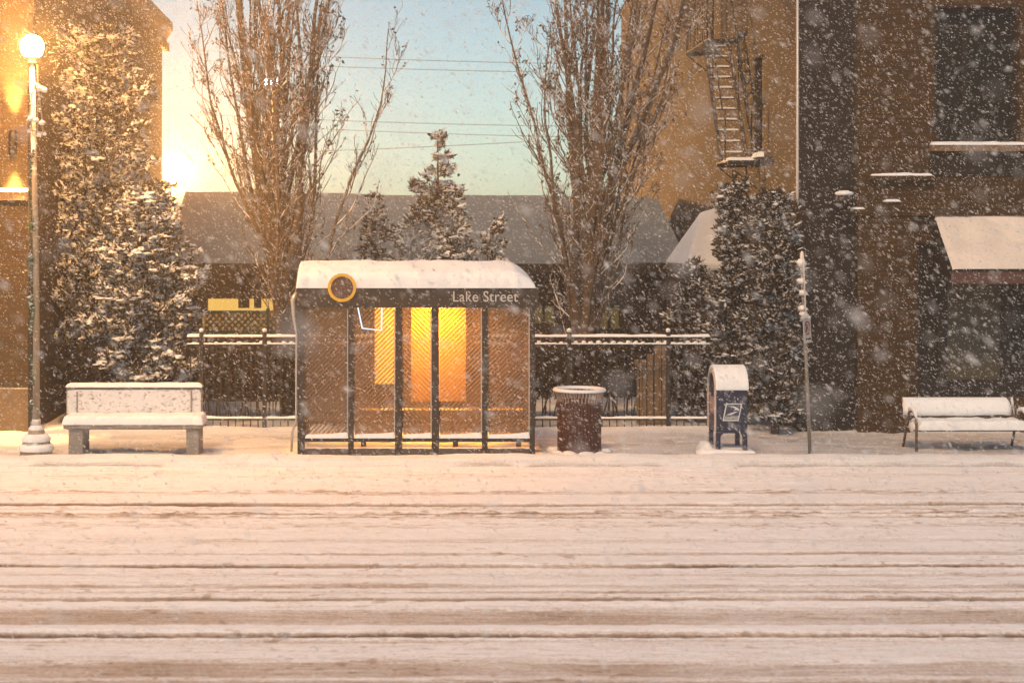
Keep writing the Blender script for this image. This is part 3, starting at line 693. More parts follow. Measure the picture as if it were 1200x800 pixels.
def conifer(x, y, h, rmax, label, n=5200, snow=420, mat=None, seed=0, pointed=1.0, lean=0., group='snow laden conifers', base=.15, size=1.0, clump=1.0):
    t = thing('conifer', label, 'tree', (x, y, 0), group)
    g = np.random.default_rng(seed)
    def prof(f):          # f 0 bottom .. 1 top
        return rmax * np.clip((1 - f) ** (.75 * pointed), 0, 1) * (.55 + .45 * sstep(0, .22, f)) + .02
    def lump(a, z): return .45 + 1.0 * fbm(a * 2.0 + seed, z * 2.6, seed, 4)
    nb = int(46 * h * (rmax / .5) ** .7)
    bf = np.clip(1 - np.sqrt(g.random(nb)) if pointed > .9 else g.random(nb) ** 1.1, 0, .985); ba = g.uniform(0, 2 * PI, nb)
    ban = np.abs(((ba / PI) % 2) - 1) * 3
    bl = prof(bf) * lump(ban, base + (h - base) * bf) * g.uniform(.72, 1.22, nb) + .04
    def on_bough(k, t):
        aa = ba[k] + .25 * (t - .5) * np.sin(k * 1.7); zz = base + (h - base) * bf[k] + bl[k] * (.75 * t - .55 * t ** 2.5 * (1 - bf[k])) 
        return np.stack([x + bl[k] * t * np.cos(aa) + lean * bf[k], y + bl[k] * t * np.sin(aa), np.minimum(zz, h + .08)], -1), aa
    wgt = (bl + .12) / (bl + .12).sum(); k_ = g.choice(nb, n, p=wgt); t_k = g.random(n) ** .5
    pos, a = on_bough(k_, t_k); pos = pos + g.normal(0, .045, (n, 3)) * (.5 + size * .5)
    out = np.stack([np.cos(a), np.sin(a), g.uniform(-.2, 1.3, n)], 1) + g.normal(0, .40, (n, 3)); out /= np.linalg.norm(out, axis=1, keepdims=True)
    up = g.normal(0, 1, (n, 3)); up -= out * (up * out).sum(1, keepdims=True); up /= np.linalg.norm(up, axis=1, keepdims=True)
    leaf_mesh('foliage', pos, out, up, g.uniform(.07, .20, n) * size, g.uniform(.012, .030, n) * size, mat or M_conif_frost, t)
    c = MB(); c.tube([(x, y, 0), (x + lean * .5, y, h * .5), (x + lean, y, h * .94)], [.07, .045, .012], 7); c.build('trunk', M_bark, t)
    if snow:
        s = MB()
        for k in range(snow):
            kb_ = int(g.integers(nb)); pb_, _a = on_bough(np.array([kb_]), np.array([g.uniform(.55, 1.05)])); pb_ = pb_[0]
            r = g.uniform(.014, .042) * clump * (1.6 if g.random() < .14 else 1); px_, py_, pz_ = float(pb_[0]), float(pb_[1]), float(pb_[2]) + .03
            for w_ in range(int(g.integers(1, 4))):
                s.blob((px_ + g.normal(0, .03) * clump, py_ + g.normal(0, .03) * clump, pz_ - abs(g.normal(0, .02))), (r * g.uniform(.7, 1.7), r * g.uniform(.7, 1.7), r * g.uniform(.22, .45)), int(g.integers(1e6)), 7, 4, .5)
            s.blob((px_, py_, pz_), (r * g.uniform(.7, 1.5), r * g.uniform(.7, 1.5), r * g.uniform(.25, .6)), int(g.integers(1e6)), 7, 4, .5)
        s.build('snow_clumps', MS, t, smooth=True)
    return t
conifer(-4.80, 26.3, 6.5, .98, 'tall snowy conifer beside the ochre brick building, behind the globe street lamp', 30000, 900, seed=1, size=.75, pointed=.36, clump=1.1)
conifer(-3.86, 25.5, 3.7, 1.0, 'broad conifer thick with lit snow clumps behind the boxy bench', 21000, 1250, seed=2, size=.75, pointed=.6, clump=1.35)
conifer(-4.62, 27.0, 5.2, .62, 'conifer squeezed in the gap behind the two conifers by the boxy bench', 9000, 620, seed=3, pointed=.6)
conifer(X(513, 28.5), 28.5, Z(146, 28.5), .90, 'tallest pointed conifer rising above the middle of the shelter roof', 22000, 1500, seed=4, size=.8, pointed=1.05, clump=1.15)
conifer(X(439, 28.3), 28.3, Z(228, 28.3), .78, 'short pointed conifer left of the tallest one above the shelter', 13000, 950, seed=5, size=.8, pointed=1.2, clump=1.1)
conifer(X(531, 27.8), 27.8, Z(228, 27.8), .58, 'round topped conifer directly before the tallest conifer above the shelter', 11000, 950, seed=6, size=.8, pointed=.95, clump=1.2)
conifer(X(577, 28.1), 28.1, Z(252, 28.1), .45, 'small dark conifer above the shelter lettering', 9000, 420, seed=7, size=.8, pointed=.95)
conifer(X(482, 28.0), 28.0, Z(262, 28.0), .45, 'small conifer filling the gap below the tallest conifer', 4000, 420, seed=8, pointed=.7)
conifer(X(862, 25.0), 25.0, Z(222, 25.0), .52, 'conifer with pale snow clumps standing behind the mailbox', 14000, 620, mat=M_conif_dark, seed=9, size=.78, pointed=.55)
conifer(X(908, 24.1), 24.1, Z(232, 24.1), .42, 'slim dark conifer against the brick corner beside the bus stop pole', 11000, 320, mat=M_conif_dark, seed=10, size=.78, pointed=.5)
conifer(X(811, 25.4), 25.4, Z(312, 25.4), .36, 'low snowy conifer at the end of the iron fence', 6500, 380, mat=M_conif_dark, seed=11, size=.78, pointed=.6)

def hedge(x0, x1, y0, y1, h, label, n, seed):
    t = thing('hedge', label, 'hedge', ((x0 + x1) / 2, (y0 + y1) / 2, 0), 'dark hedges behind the iron fence')
    g = np.random.default_rng(seed)
    px = g.uniform(x0, x1, n); fy_ = g.random(n); pz = g.random(n) ** .8
    H = h * (.78 + .45 * fbm(px * 1.1, px * 0 + seed, seed, 3))
    py = y0 + (y1 - y0) * fy_ + .25 * (fbm(px * 1.7, pz * 3, seed + 4, 2) - .5)
    pos = np.stack([px, py, .42 + (H - .37) * pz], 1)
    d = g.normal(0, 1, (n, 3)); d[:, 2] = np.abs(d[:, 2]); d[:, 1] -= .4; d /= np.linalg.norm(d, axis=1, keepdims=True)
    up = g.normal(0, 1, (n, 3)); up -= d * (up * d).sum(1, keepdims=True); up /= np.linalg.norm(up, axis=1, keepdims=True)
    leaf_mesh('foliage', pos, d, up, g.uniform(.06, .15, n), g.uniform(.014, .03, n), M_hedge, t)
    s = MB()
    for k in range(int((x1 - x0) * 9)):
        xx = x0 + .1 + (x1 - x0 - .2) * k / ((x1 - x0) * 9); s.tube([(xx, (y0 + y1) / 2, 0), (xx + g.normal(0, .08), (y0 + y1) / 2 - .05, h * .4), (xx + g.normal(0, .2), (y0 + y1) / 2 + g.normal(0, .1), h * .85)], [.018, .012, .006], 5)
    s.build('stems', M_bark, t)
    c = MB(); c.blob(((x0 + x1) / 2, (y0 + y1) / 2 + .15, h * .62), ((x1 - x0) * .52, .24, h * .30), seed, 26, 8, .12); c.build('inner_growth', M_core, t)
    return t
hedge(-3.3, -1.55, 25.2, 26.1, 1.22, 'dark hedge seen through the iron fence left of the shelter', 9000, 21)
hedge(-1.5, 2.35, 25.2, 26.1, 1.15, 'dark hedge behind the glass bus shelter', 9000, 22)
hedge(2.4, 5.3, 25.3, 26.2, 1.30, 'dark hedge seen through the iron fence behind the waste bin', 12000, 23)
hedge(-5.3, -3.3, 25.0, 25.6, 1.2, 'dark hedge behind the boxy bench below the broad conifer', 8000, 24)
hedge(-3.6, -1.8, 29.2, 30.4, 2.25, 'tall dark hedge below the eaves above the lattice screen', 0 or 200, 25) if False else None

def bare_tree(x, y, h, spread, label, seed, nl=15, lean=0., limb_lo=.7, limb_hi=3.8, green=0):
    g = random.Random(seed)
    t = thing('bare_tree', label, 'tree', (x, y, 0), 'bare upright street trees')
    tk = MB(); tw = MB(); ends = []
    def path(p, d, L, r0, r1, seg, wob, up, n, mb, straight=False):
        pts = [p.copy()]; rs = [r0]; d = d.normalized()
        for k in range(seg):
            d = d + Vector((g.gauss(0, wob), g.gauss(0, wob), g.gauss(0, wob * .5))); d.z += up; d.normalize()
            p = p + d * (L / seg); pts.append(p.copy()); rs.append(r0 + (r1 - r0) * (k + 1) / seg)
        mb.tube(pts, rs, n, False); return pts, rs, d
    T, TR, _ = path(Vector((x, y, 0)), Vector((lean, 0, 1)), h * .98, .150, .016, 16, .025, .08, 9, tk)
    def at(pts, rs, f):
        k = f * (len(pts) - 1); i = min(int(k), len(pts) - 2); q = k - i
        return pts[i].lerp(pts[i + 1], q), rs[i] * (1 - q) + rs[i + 1] * q, (pts[i + 1] - pts[i]).normalized()
    def twigs(pts, rs, n, L, lvl):
        for k in range(n):
            f = g.uniform(.12, 1.0); p, r, d = at(pts, rs, min(f, .999)); az = g.uniform(0, 2 * PI)
            o = Vector((math.cos(az), math.sin(az), 0)); dd = (d * .8 + o * g.uniform(.5, 1.2) + Vector((0, 0, .15)))
            l = L * g.uniform(.45, 1.2) * (1.15 - .6 * f)
            pt, rr, _ = path(p, dd, l, min(r * .75, .0075), .0042, 5, .24, .16, 3, tw)
            ends.append(pt[-1]); ends.append(pt[2])
            if lvl > 0: twigs(pt, rr, 3, l * .55, lvl - 1)
    def limb(p, r, az, k0, L, rmax, nb):
        o = Vector((math.cos(az), math.sin(az) * .8, 0))
        lp, lr, _ = path(p, Vector((0, 0, 1)) + o * k0, L, min(r * .7, rmax), .008, 18, .075, .075, 6, tk)
        twigs(lp, lr, 16, .5, 0)
        for j in range(nb):
            ff = .08 + .86 * (j + g.random()) / nb; q, qr, qd = at(lp, lr, min(ff, .98)); a2 = az + g.gauss(0, 1.3)
            d2 = qd * .8 + Vector((math.cos(a2), math.sin(a2), .1)) * g.uniform(.45, 1.0)
            bl = g.uniform(.7, 2.0) * (1.2 - .7 * ff)
            bp, br, _ = path(q, d2, bl, min(qr * .6, .016), .005, 9, .17, .13, 4, tw)
            twigs(bp, br, 9, .42, 1 if g.random() < .5 else 0)
    for i in range(6):
        p, r, d = at(T, TR, (.6 + .35 * i) / (h * .98)); limb(p, r * .9, i * 2.399 + .6, spread * g.uniform(.25, .55), (h - 1) * g.uniform(.8, .95), .085, 12)
    for i in range(nl):
        f = i / (nl - 1); z0 = limb_lo + (limb_hi - limb_lo) * f
        p, r, d = at(T, TR, z0 / (h * .98)); limb(p, r, i * 2.399 + g.uniform(-.4, .4), spread * g.uniform(.8, 1.5) * (1 - .2 * f), (h - z0) * g.uniform(.55, .85), .042, 13)
    twigs(T, TR, 30, .8, 1)
    # thin shoots round the foot of the trunk
    for k in range(20):
        az = g.uniform(0, 2 * PI); p, r, d = at(T, TR, g.uniform(.04, .26))
        o = Vector((math.cos(az), math.sin(az), 0))
        bp, br, _ = path(p, Vector((0, 0, 1)) + o * g.uniform(.25, .7), g.uniform(.9, 2.4), .011, .004, 7, .07, .06, 3, tw)
        twigs(bp, br, 9, .4, 0)
    tk.build('trunk', M_bark, t, smooth=True); tw.build('branches', M_twig, t)
    E = g.sample(ends, min(3600, len(ends))); P = np.array([tuple(e) for e in E]); n = len(P)
    rg = np.random.default_rng(seed); d = rg.normal(0, 1, (n, 3)); d[:, 2] -= .6; d /= np.linalg.norm(d, axis=1, keepdims=True)
    up = rg.normal(0, 1, (n, 3)); up -= d * (up * d).sum(1, keepdims=True); up /= np.linalg.norm(up, axis=1, keepdims=True)
    leaf_mesh('dry_leaves', P, d, up, rg.uniform(.035, .09, n), rg.uniform(.012, .028, n), M_leafdry, t, fan=1)
    return t
bare_tree(X(338, 26.5), 26.5, 10.5, .36, 'bare multi-stemmed tree rising behind the shelter end with the yellow ring', 35)
bare_tree(X(684, 26.5), 26.5, 10.8, .34, 'bare multi-stemmed tree rising behind the fence above the waste bin', 32)

# ================================================================== BUS SHELTER
SY = 21.7
sx0, sx1 = X(349, SY), X(627, SY)
sh = thing('bus_shelter', 'glazed bus shelter lettered Lake Street with a snow covered roof and amber heater glow', 'bus shelter', ((sx0 + sx1) / 2, 22.4, 0))
SB = 23.15
def sX(u): return X(u, SY)
m_ = MB(); m_.box(sx0 + .06, sx1 - .03, SY + .03, SB + .1, -.05, .10); m_.build('base_slab', M_conc_dark, sh, bevel=.015)
sn = MB(); sn.drift(sx0 + .08, sx1 - .05, SY + .14, SB + .05, .10, .05, .08, .06, .05, 50, .7); sn.build('floor_snow', MS, sh, smooth=True)
posts = [(348.5, 357), (408, 414.5), (463, 471.5), (506, 514.5), (565, 571.5), (621, 627)]
for u0, u1 in posts:
    po = MB().box(sX(u0), sX(u1), SY, SY + .075, -.05, 2.08).build('post', M_shelter, sh, bevel=.006)
    if u0 > 350: sub(MB().box(sX(u0) - .016, sX(u0) - .002, SY + .012, SY + .05, .3, 2.06), 'edge_trim', M_trim, po)
for u0, u1 in (posts[0], posts[2], posts[3], posts[5]):
    MB().box(sX(u0), sX(u1), SB, SB + .07, 0, 2.08).build('post', M_shelter, sh, bevel=.006)
# bottom rail with its stub feet, rail snow
MB().box(sX(357) + .002, sX(621) - .002, SY + .012, SY + .062, .19, .245).build('bottom_rail', M_shelter, sh)
for u in (426, 534, 608): MB().box(sX(u - 3), sX(u + 3), SY + .02, SY + .055, .12, .188).build('foot', M_shelter, sh)
for k, ((a, b0), (c0, d0)) in enumerate(zip(posts[:-1], posts[1:])):
    q = MB(); tilt = 1 if k % 2 else -1
    xa_, xb_ = sX(b0) + .004, sX(c0) - .004
    q.drift(xa_, xb_, SY - .012, SY + .085, .246, .05, (.05, .02), .03, .02, 60 + k, .3, hump=lambda gx, gy, xa_=xa_, xb_=xb_, t=tilt: .03 * ((gx - xa_) / (xb_ - xa_)) ** 2)
    q.build('sill_snow', MS, sh, smooth=True)
    m_ = MB(); m_.box(xa_ + .012, xb_ - .012, SY + .03, SY + .038, .29, 2.078)
    m_.build('glass_panel', M_frit_b if k == 2 else M_frit_a, sh)
# back and end glazing
for u0, u1 in ((357, 463), (471.5, 506), (514.5, 621)):
    MB().box(sX(u0) + .01, sX(u1) - .01, SB + .02, SB + .028, .35, 2.078).build('rear_glass', M_frit_a, sh)
for x in (sx0 + .02, sx1 - .05):
    MB().box(x, x + .008, SY + .1, SB - .03, .35, 2.078).build('end_glass', M_frit_a, sh)
    MB().box(x - .012, x + .02, SY + .078, SB - .002, .27, .33).build('end_rail', M_shelter, sh)
MB().box(sX(357), sX(621), SB + .01, SB + .05, .27, .33).build('rear_rail', M_shelter, sh)
# fascia, roof, snow
fa = MB().box(sX(348), sX(630), SY - .06, SY - .01, 2.082, 2.36).build('fascia', M_shelter, sh, bevel=.01)
MB().box(sX(348), sX(348) + .05, SY - .008, SB + .12, 2.082, 2.36).box(sX(630) - .05, sX(630), SY - .008, SB + .12, 2.082, 2.36).box(sX(348) + .052, sX(630) - .052, SB + .07, SB + .12, 2.082, 2.36).build('fascia_return', M_shelter, sh)
MB().box(sX(348) + .052, sX(630) - .052, SY - .006, SB + .068, 2.29, 2.33).build('ceiling', M_darkwall, sh)
cap = MB()
cap.drift(sX(348) - .01, sX(630) - .03, SY - .085, SB + .13, 2.362, .20, (.05, .42), (.10, .15), .035, 70, .10, hump=lambda gx, gy: (.16 + .02 * fbm(gx * 1.3, gy * 1.3, 71, 3)) * np.clip(1 - ((gy - 22.5) / .85) ** 2, 0, 1) * np.clip((sX(628) - gx) / .30, 0, 1) ** .6)
cap.build('roof_snow', MS, sh, smooth=True)
# ring sign on the fascia
rc = (sX(401), Z(337, 21.6)); rg_ = MB()
for k in range(48):
    a0, a1 = 2 * PI * k / 48, 2 * PI * (k + 1) / 48
    P = lambda r, a, y: (rc[0] + r * math.cos(a), y, rc[1] + r * math.sin(a))
    ro_, ri_ = .200, .158
    rg_.quad(P(ri_, a0, SY - .115), P(ro_, a0, SY - .115), P(ro_, a1, SY - .115), P(ri_, a1, SY - .115))
    rg_.quad(P(ro_, a0, SY - .115), P(ro_, a0, SY - .065), P(ro_, a1, SY - .065), P(ro_, a1, SY - .115))
    rg_.quad(P(ri_, a1, SY - .115), P(ri_, a1, SY - .065), P(ri_, a0, SY - .065), P(ri_, a0, SY - .115))
dc = MB(); dc.prism([(rc[0] + .156 * math.cos(2 * PI * k / 40), rc[1] + .156 * math.sin(2 * PI * k / 40)) for k in range(40)], SY - .095, SY - .062, 'y')
do = dc.build('round_sign', M_disc, sh); sub(rg_, 'ring', M_yellow, do)
# lettering
def text_mesh(txt, size, name):
    cu = bpy.data.curves.new(name, 'FONT'); cu.body = txt; cu.size = size; cu.extrude = .003; cu.space_character = 1.04
    o = bpy.data.objects.new(name, cu); COL.objects.link(o); bpy.context.view_layer.update()
    me = bpy.data.meshes.new_from_object(o.evaluated_get(bpy.context.evaluated_depsgraph_get())); COL.objects.unlink(o); bpy.data.objects.remove(o)
    co = np.empty(len(me.vertices) * 3); me.vertices.foreach_get('co', co); return me, co.reshape(-1, 3)
def place_text(txt, name, part, root, x0, width, zbase, height, y, m):
    me, co = text_mesh(txt, 1.0, name)
    w = co[:, 0].max() - co[:, 0].min(); hcap = co[:, 1].max() - co[:, 1].min()
    nx_ = (co[:, 0] - co[:, 0].min()) / w * width + x0; nz_ = (co[:, 1] - co[:, 1].min()) / hcap * height + zbase
    V = np.stack([nx_, y - (co[:, 2] > 0) * .006, nz_], 1) - np.array(root)
    me.vertices.foreach_set('co', V.ravel()); me.update(); me.name = name; me.materials.clear(); me.materials.append(m)
    o = bpy.data.objects.new(name, me); COL.objects.link(o); o.parent = part; return o
place_text('Lake Street', 'lettering', fa, tuple(sh.location), X(531, 21.64), 76 / FPX * 21.64, Z(353.5, 21.64), 12.5 / FPX * 21.64, SY - .063, M_letter)
# bench, map case, heater inside
sb = MB().box(sX(415) + .1, sX(618), 22.18, 22.42, .45, .59).build('inner_bench', M_shelter, sh, bevel=.01)
for u in (440, 530, 605): sub(MB().box(sX(u), sX(u) + .05, 22.22, 22.38, .10, .448), 'leg', M_shelter, sb)
def panel_mat():
    m, nt, out = new_mat('backlit_map_case')
    p = N(nt, 'ShaderNodeBsdfPrincipled'); p.inputs['Base Color'].default_value = (.62, .42, .12, 1); p.inputs['Roughness'].default_value = .6
    p.inputs['Emission Color'].default_value = (1, .52, .08, 1); p.inputs['Emission Strength'].default_value = .9
    nt.links.new(p.outputs[0], out.inputs[0]); return m
M_map = panel_mat()
mp_ = MB().box(X(439, 23.05), X(468, 23.05), 23.06, 23.10, Z(450, 23.05), Z(342, 23.05)).build('map_case', M_map, sh, bevel=.01)
sub(MB().box(X(437, 23.05), X(438.8, 23.05), 23.05, 23.11, Z(452, 23.05), Z(340, 23.05)), 'frame', M_shelter, mp_)
mp2 = MB().box(X(482, 23.05), X(546, 23.05), 23.06, 23.10, Z(470, 23.05), Z(342, 23.05)).build('back_panel', surf('ochre_board', (.55, .35, .10), .7, .1, 5, .1), sh)
ht = MB().box(X(478, 22.6), X(540, 22.6), 22.55, 22.72, 2.20, 2.27).build('heater', M_shelter, sh)
sub(MB().box(X(481, 22.6), X(537, 22.6), 22.57, 22.70, 2.185, 2.198), 'heating_bars', M_heater, ht)
# glowing outline before the second pane, imitating a reflection in the glass
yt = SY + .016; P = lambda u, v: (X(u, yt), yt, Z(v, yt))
MB().tube([P(418.5, 356), P(424.5, 384.5), P(447, 387), P(447.5, 356)], .010, 6).build('reflection_outline', M_reflection, sh)
# snow-crusted drain hose down the end of the shelter
MB().tube([(sx0 - .02, SY, 2.3), (sx0 - .07, SY, 2.18), (sx0 - .06, SY, 1.95), (sx0 - .02, SY, 1.72), (sx0 - .025, SY, .5), (sx0 - .08, SY, .32), (sx0 - .09, SY, .05)], [.02, .035, .022, .014, .014, .02, .018], 7).build('drain_hose', M_trim, sh, smooth=True)

# ================================================================== GLOBE STREET LAMP
ly = 21.8; lx = X(42.5, ly)
t_ = thing('street_lamp', 'lit globe street lamp hung with a snowy holiday ornament beside the boxy bench', 'street lamp', (lx, ly, 0))
MB().lathe([(.225, 0), (.225, .10), (.20, .13), (.19, .20), (.13, .26), (.12, .33), (.075, .40), (.06, .5)], (lx, ly, 0), 20).build('base', M_lamp_pole, t_, smooth=True)
q = MB()
q.lathe([(.24, .06), (.25, .10), (.22, .15), (.15, .165)], (lx, ly, 0), 20, False); q.lathe([(.20, .19), (.205, .23), (.16, .29), (.10, .30)], (lx, ly, 0), 20, False); q.lathe([(.105, .34), (.11, .37), (.07, .42), (.05, .44)], (lx, ly, 0), 16, False)
q.build('base_snow', MS, t_, smooth=True)
gz = Z(55, ly); gxl = X(37.5, ly)
MB().tube([(lx, ly, .45), (lx + .0, ly, 2.6), (gxl, ly, gz - .24)], [.05, .042, .034], 10).build('pole', M_lamp_pole, t_, smooth=True)
MB().lathe([(.035, -.26), (.07, -.22), (.05, -.19), (.085, -.15), (.10, -.13)], (gxl, ly, gz), 16).build('collar', M_lamp_pole, t_, smooth=True)
gb = MB(); gb.blob((gxl, ly, gz), (.165, .165, .17), 3, 14, 10, 0); gb.build('globe', M_lamp_a, t_, smooth=True)
# wire lantern ornament and twist of garland
P = lambda u, v: (X(u, ly - .06), ly - .06, Z(v, ly - .06))
om = MB(); om.tube([P(44, 76), P(44.5, 98)], .012, 6); om.tube([P(44.5, 98), P(37.5, 106), P(34.5, 140), P(50, 144), P(46.5, 118), P(44.5, 98)], .012, 6); om.tube([P(36, 139), P(38, 156), P(50, 158), P(50, 144)], .012, 6); om.tube([P(44, 118), P(44, 158)], .010, 6); om.tube([P(34, 152), P(53, 157)], .014, 6)
oo = om.build('ornament', M_lamp_pole, t_)
for k, (u, v, r) in enumerate(((47, 104, .055), (52, 106, .045), (43, 100, .04), (38, 108, .03), (37, 122, .03), (36, 139, .05), (42, 141, .045), (49, 144, .05), (46, 116, .02), (34, 154, .03), (40, 156, .03), (46, 158, .04), (52, 157, .03), (47, 128, .02))): sub(MB().blob(P(u, v), (r, r * .8, r * .75), 300 + k, 8, 5, .3), 'ornament_snow', MS, oo, smooth=True)
ga = MB()
for k in range(95):
    f = k / 94; z = 1.0 + 3.6 * f; a = f * 20
    if (math.sin(f * 31) > -.2): ga.blob((lx - .055 + .03 * math.cos(a), ly - .035 + .03 * math.sin(a), z), (random.uniform(.012, .035), .02, random.uniform(.015, .035)), 400 + k, 6, 4, .4)
for v in (265, 303, 350, 357, 472): ga.blob((X(37, ly), ly - .06, Z(v, ly)), (.045, .035, .05), v, 7, 5, .4)
ga.build('garland', M_garland, t_)

# distant floodlight behind the conifers
fy_ = 46.0; fx = X(204, fy_); fz = Z(203, fy_)
t_ = thing('street_lamp', 'glaring floodlight lamp beyond the broad conifer at the end of the low roof', 'street lamp', (fx, fy_, 0))
MB().tube([(fx, fy_, 0), (fx, fy_, fz - .2)], [.08, .05], 8).build('pole', M_pole, t_)
MB().lathe([(.06, -.26), (.16, -.19)], (fx, fy_, fz), 12).build('collar', M_pole, t_)
q = MB(); q.blob((fx, fy_, fz), (.30, .30, .30), 3, 12, 8, 0); q.build('globe', M_lamp_b, t_, smooth=True)
# cool white floodlight far off behind the first tree
by = 50.0; bx = X(320, by); bz = Z(97, by)
t_ = thing('floodlight', 'small cool white floodlight glinting through the tree behind the yellow ring', 'light', (bx, by, 0))
MB().tube([(bx, by, 0), (bx, by, bz - .1)], [.1, .06], 8).build('mast', M_pole, t_)
for dx in (-.17, .17):
    hd = MB().box(bx + dx - .14, bx + dx + .14, by - .06, by + .12, bz - .1, bz + .12).build('lamp_head', M_pole, t_)
    sub(MB().box(bx + dx - .11, bx + dx + .11, by - .075, by - .062, bz - .07, bz + .09), 'lens', M_lamp_blue, hd)

# overhead wires far behind
wy = 46.0
for k, (v0, v1) in enumerate(((66, 76), (77, 86), (140, 149), (151, 162), (172, 158))):
    lab = ['topmost overhead wire crossing the pale sky between the bare trees', 'second overhead wire from the top between the bare trees', 'third overhead wire from the top between the bare trees', 'fourth overhead wire from the top between the bare trees', 'lowest overhead wire, rising towards the tree above the waste bin'][k]
    pts = []
    for i in range(25):
        f = i / 24; u = 230 + 520 * f; v = v0 + (v1 - v0) * (f - .4) / .3 * .5 - 10 * (1 - (2 * f - 1) ** 2) * -.3
        pts.append((X(u, wy), wy, Z(v, wy)))
    o = MB().tube(pts, .008, 5).build('overhead_wire', M_wire); tag(o, lab, 'wire', 'overhead wires')

# ================================================================== BOXY BENCH
y0 = 21.75; bx0, bx1 = X(73, y0), X(239, y0)
t_ = thing('bench', 'boxy concrete bench with a tall snow plastered back panel beside the globe lamp', 'bench', ((bx0 + bx1) / 2, 22.0, 0))
for u0, u1 in ((80, 97), (218, 233)):
    MB().box(X(u0, y0), X(u1, y0), y0, y0 + .5, -.03, .37).build('leg', M_conc, t_, bevel=.015)
MB().box(bx0 + .02, bx1 - .02, y0 - .05, y0 + .52, .372, .435).build('seat', M_conc, t_, bevel=.015)
q = MB(); q.drift(bx0 + .005, bx1 - .005, y0 - .065, y0 + .46, .436, .115, .05, (.06, .04), .03, 80, .12); q.build('seat_snow', MS, t_, smooth=True)
def rrect(x0, x1, z0, z1, r, n=6):
    pr = [(x0, z0), (x1, z0)]
    for k in range(n + 1): a = PI / 2 * k / n; pr.append((x1 - r + r * math.cos(a), z1 - r + r * math.sin(a)))
    for k in range(n + 1): a = PI / 2 + PI / 2 * k / n; pr.append((x0 + r + r * math.cos(a), z1 - r + r * math.sin(a)))
    return pr
yb2 = 22.24; px0, px1 = X(77.5, yb2), X(237, yb2); ptop = Z(452, yb2)
MB().prism(rrect(px0, px1, .30, ptop, .07), yb2, yb2 + .09, 'y').build('backrest', M_conc, t_, bevel=.008)
MB().prism(rrect(px0 + .02, px1 - .02, .42, ptop - .055, .04), yb2 - .022, yb2 - .002, 'y').build('back_snow', M_plaster_snow, t_)
tr = MB(); tr.box(px1 - .165, px1 - .145, yb2 - .04, yb2 - .023, .45, ptop - .06).box(px0 + .155, px0 + .175, yb2 - .035, yb2 - .023, .45, ptop - .08); tr.build('panel_strip', M_conc, t_)
q = MB(); q.drift(px0 - .005, px1 + .005, yb2 - .05, yb2 + .12, ptop - .012, .055, .09, .05, .025, 81, .2); q.build('back_top_snow', MS, t_, smooth=True)

# ================================================================== SLATTED METAL BENCH
y0 = 22.1; ax0, ax1 = X(1074, y0), X(1204, y0)
t_ = thing('bench', 'slender metal bench with looped armrests under thick snow before the shop awning', 'bench', ((ax0 + ax1) / 2, 22.35, 0))
for x in (ax0, ax1):
    fr = MB(); s_ = -1 if x == ax0 else 1
    fr.tube([(x, y0, -.03), (x, y0, .40), (x, y0 + .03, .50), (x, y0 + .12, .56), (x, y0 + .26, .55), (x, y0 + .36, .47), (x, y0 + .36, .36)], .02, 8)
    fr.tube([(x + .0, y0 + .58, -.03), (x, y0 + .45, .25), (x, y0 + .43, .36), (x, y0 + .56, .72)], .02, 8)
    fr.tube([(x, y0 + .01, .30), (x, y0 + .45, .30)], .018, 6)
    lo = fr.build('end_frame', M_bench_metal, t_, smooth=True)
    q = MB(); q.tube([(x, y0 + .0, .47), (x, y0 + .03, .53), (x, y0 + .12, .595), (x, y0 + .26, .585), (x, y0 + .35, .51)], [.012, .026, .032, .03, .014], 8); q.blob((x, y0 + .16, .33), (.03, .14, .08), 5, 10, 6, .15); sub(q, 'frame_snow', MS, lo, smooth=True)
sl = MB()
for k in range(5): yy = y0 + .03 + k * .085; sl.box(ax0 + .02, ax1 - .02, yy, yy + .06, .285, .31)
sl.build('seat', M_bench_metal, t_)
q = MB(); q.drift(ax0 + .025, ax1 + .0, y0 - .02, y0 + .46, .312, .125, (.10, .06), (.05, .03), .03, 90, .25); q.build('seat_snow', MS, t_, smooth=True)
bk = MB()
for k in range(4): f = k / 3; zz = .43 + .22 * f; yy = y0 + .46 + .10 * f; bk.box(ax0 - .02, ax1 + .02, yy, yy + .02, zz, zz + .055)
bk.build('backrest', M_bench_metal, t_)
q = MB()
prof = []
n = 9
nx = 50
for i in range(nx + 1):
    fx_ = i / nx; x = ax0 - .03 + (ax1 - ax0 + .0) * fx_
    base = len(q.v)
    endr = min(1, fx_ / .015, (1 - fx_) / .04); endr = math.sqrt(max(.02, endr))
    dr = .035 * (float(fbm(np.array(x * 5), np.array(0.), 91, 4)) - .5)
    for yy, zz in ((y0 + .455, .47 + dr), (y0 + .405, .475 + dr), (y0 + .41, .55), (y0 + .44, .64), (y0 + .48, .70), (y0 + .54, .725), (y0 + .60, .715), (y0 + .61, .69)):
        c_ = .58; q.v.append((x, y0 + .5 + (yy - y0 - .5) * endr, c_ + (zz - c_) * (endr if zz > c_ else 1)))
for i in range(nx):
    for j in range(7): k = i * 8 + j; q.f.append((k, k + 1, k + 9, k + 8))
q.build('back_snow', MS, t_, smooth=True)

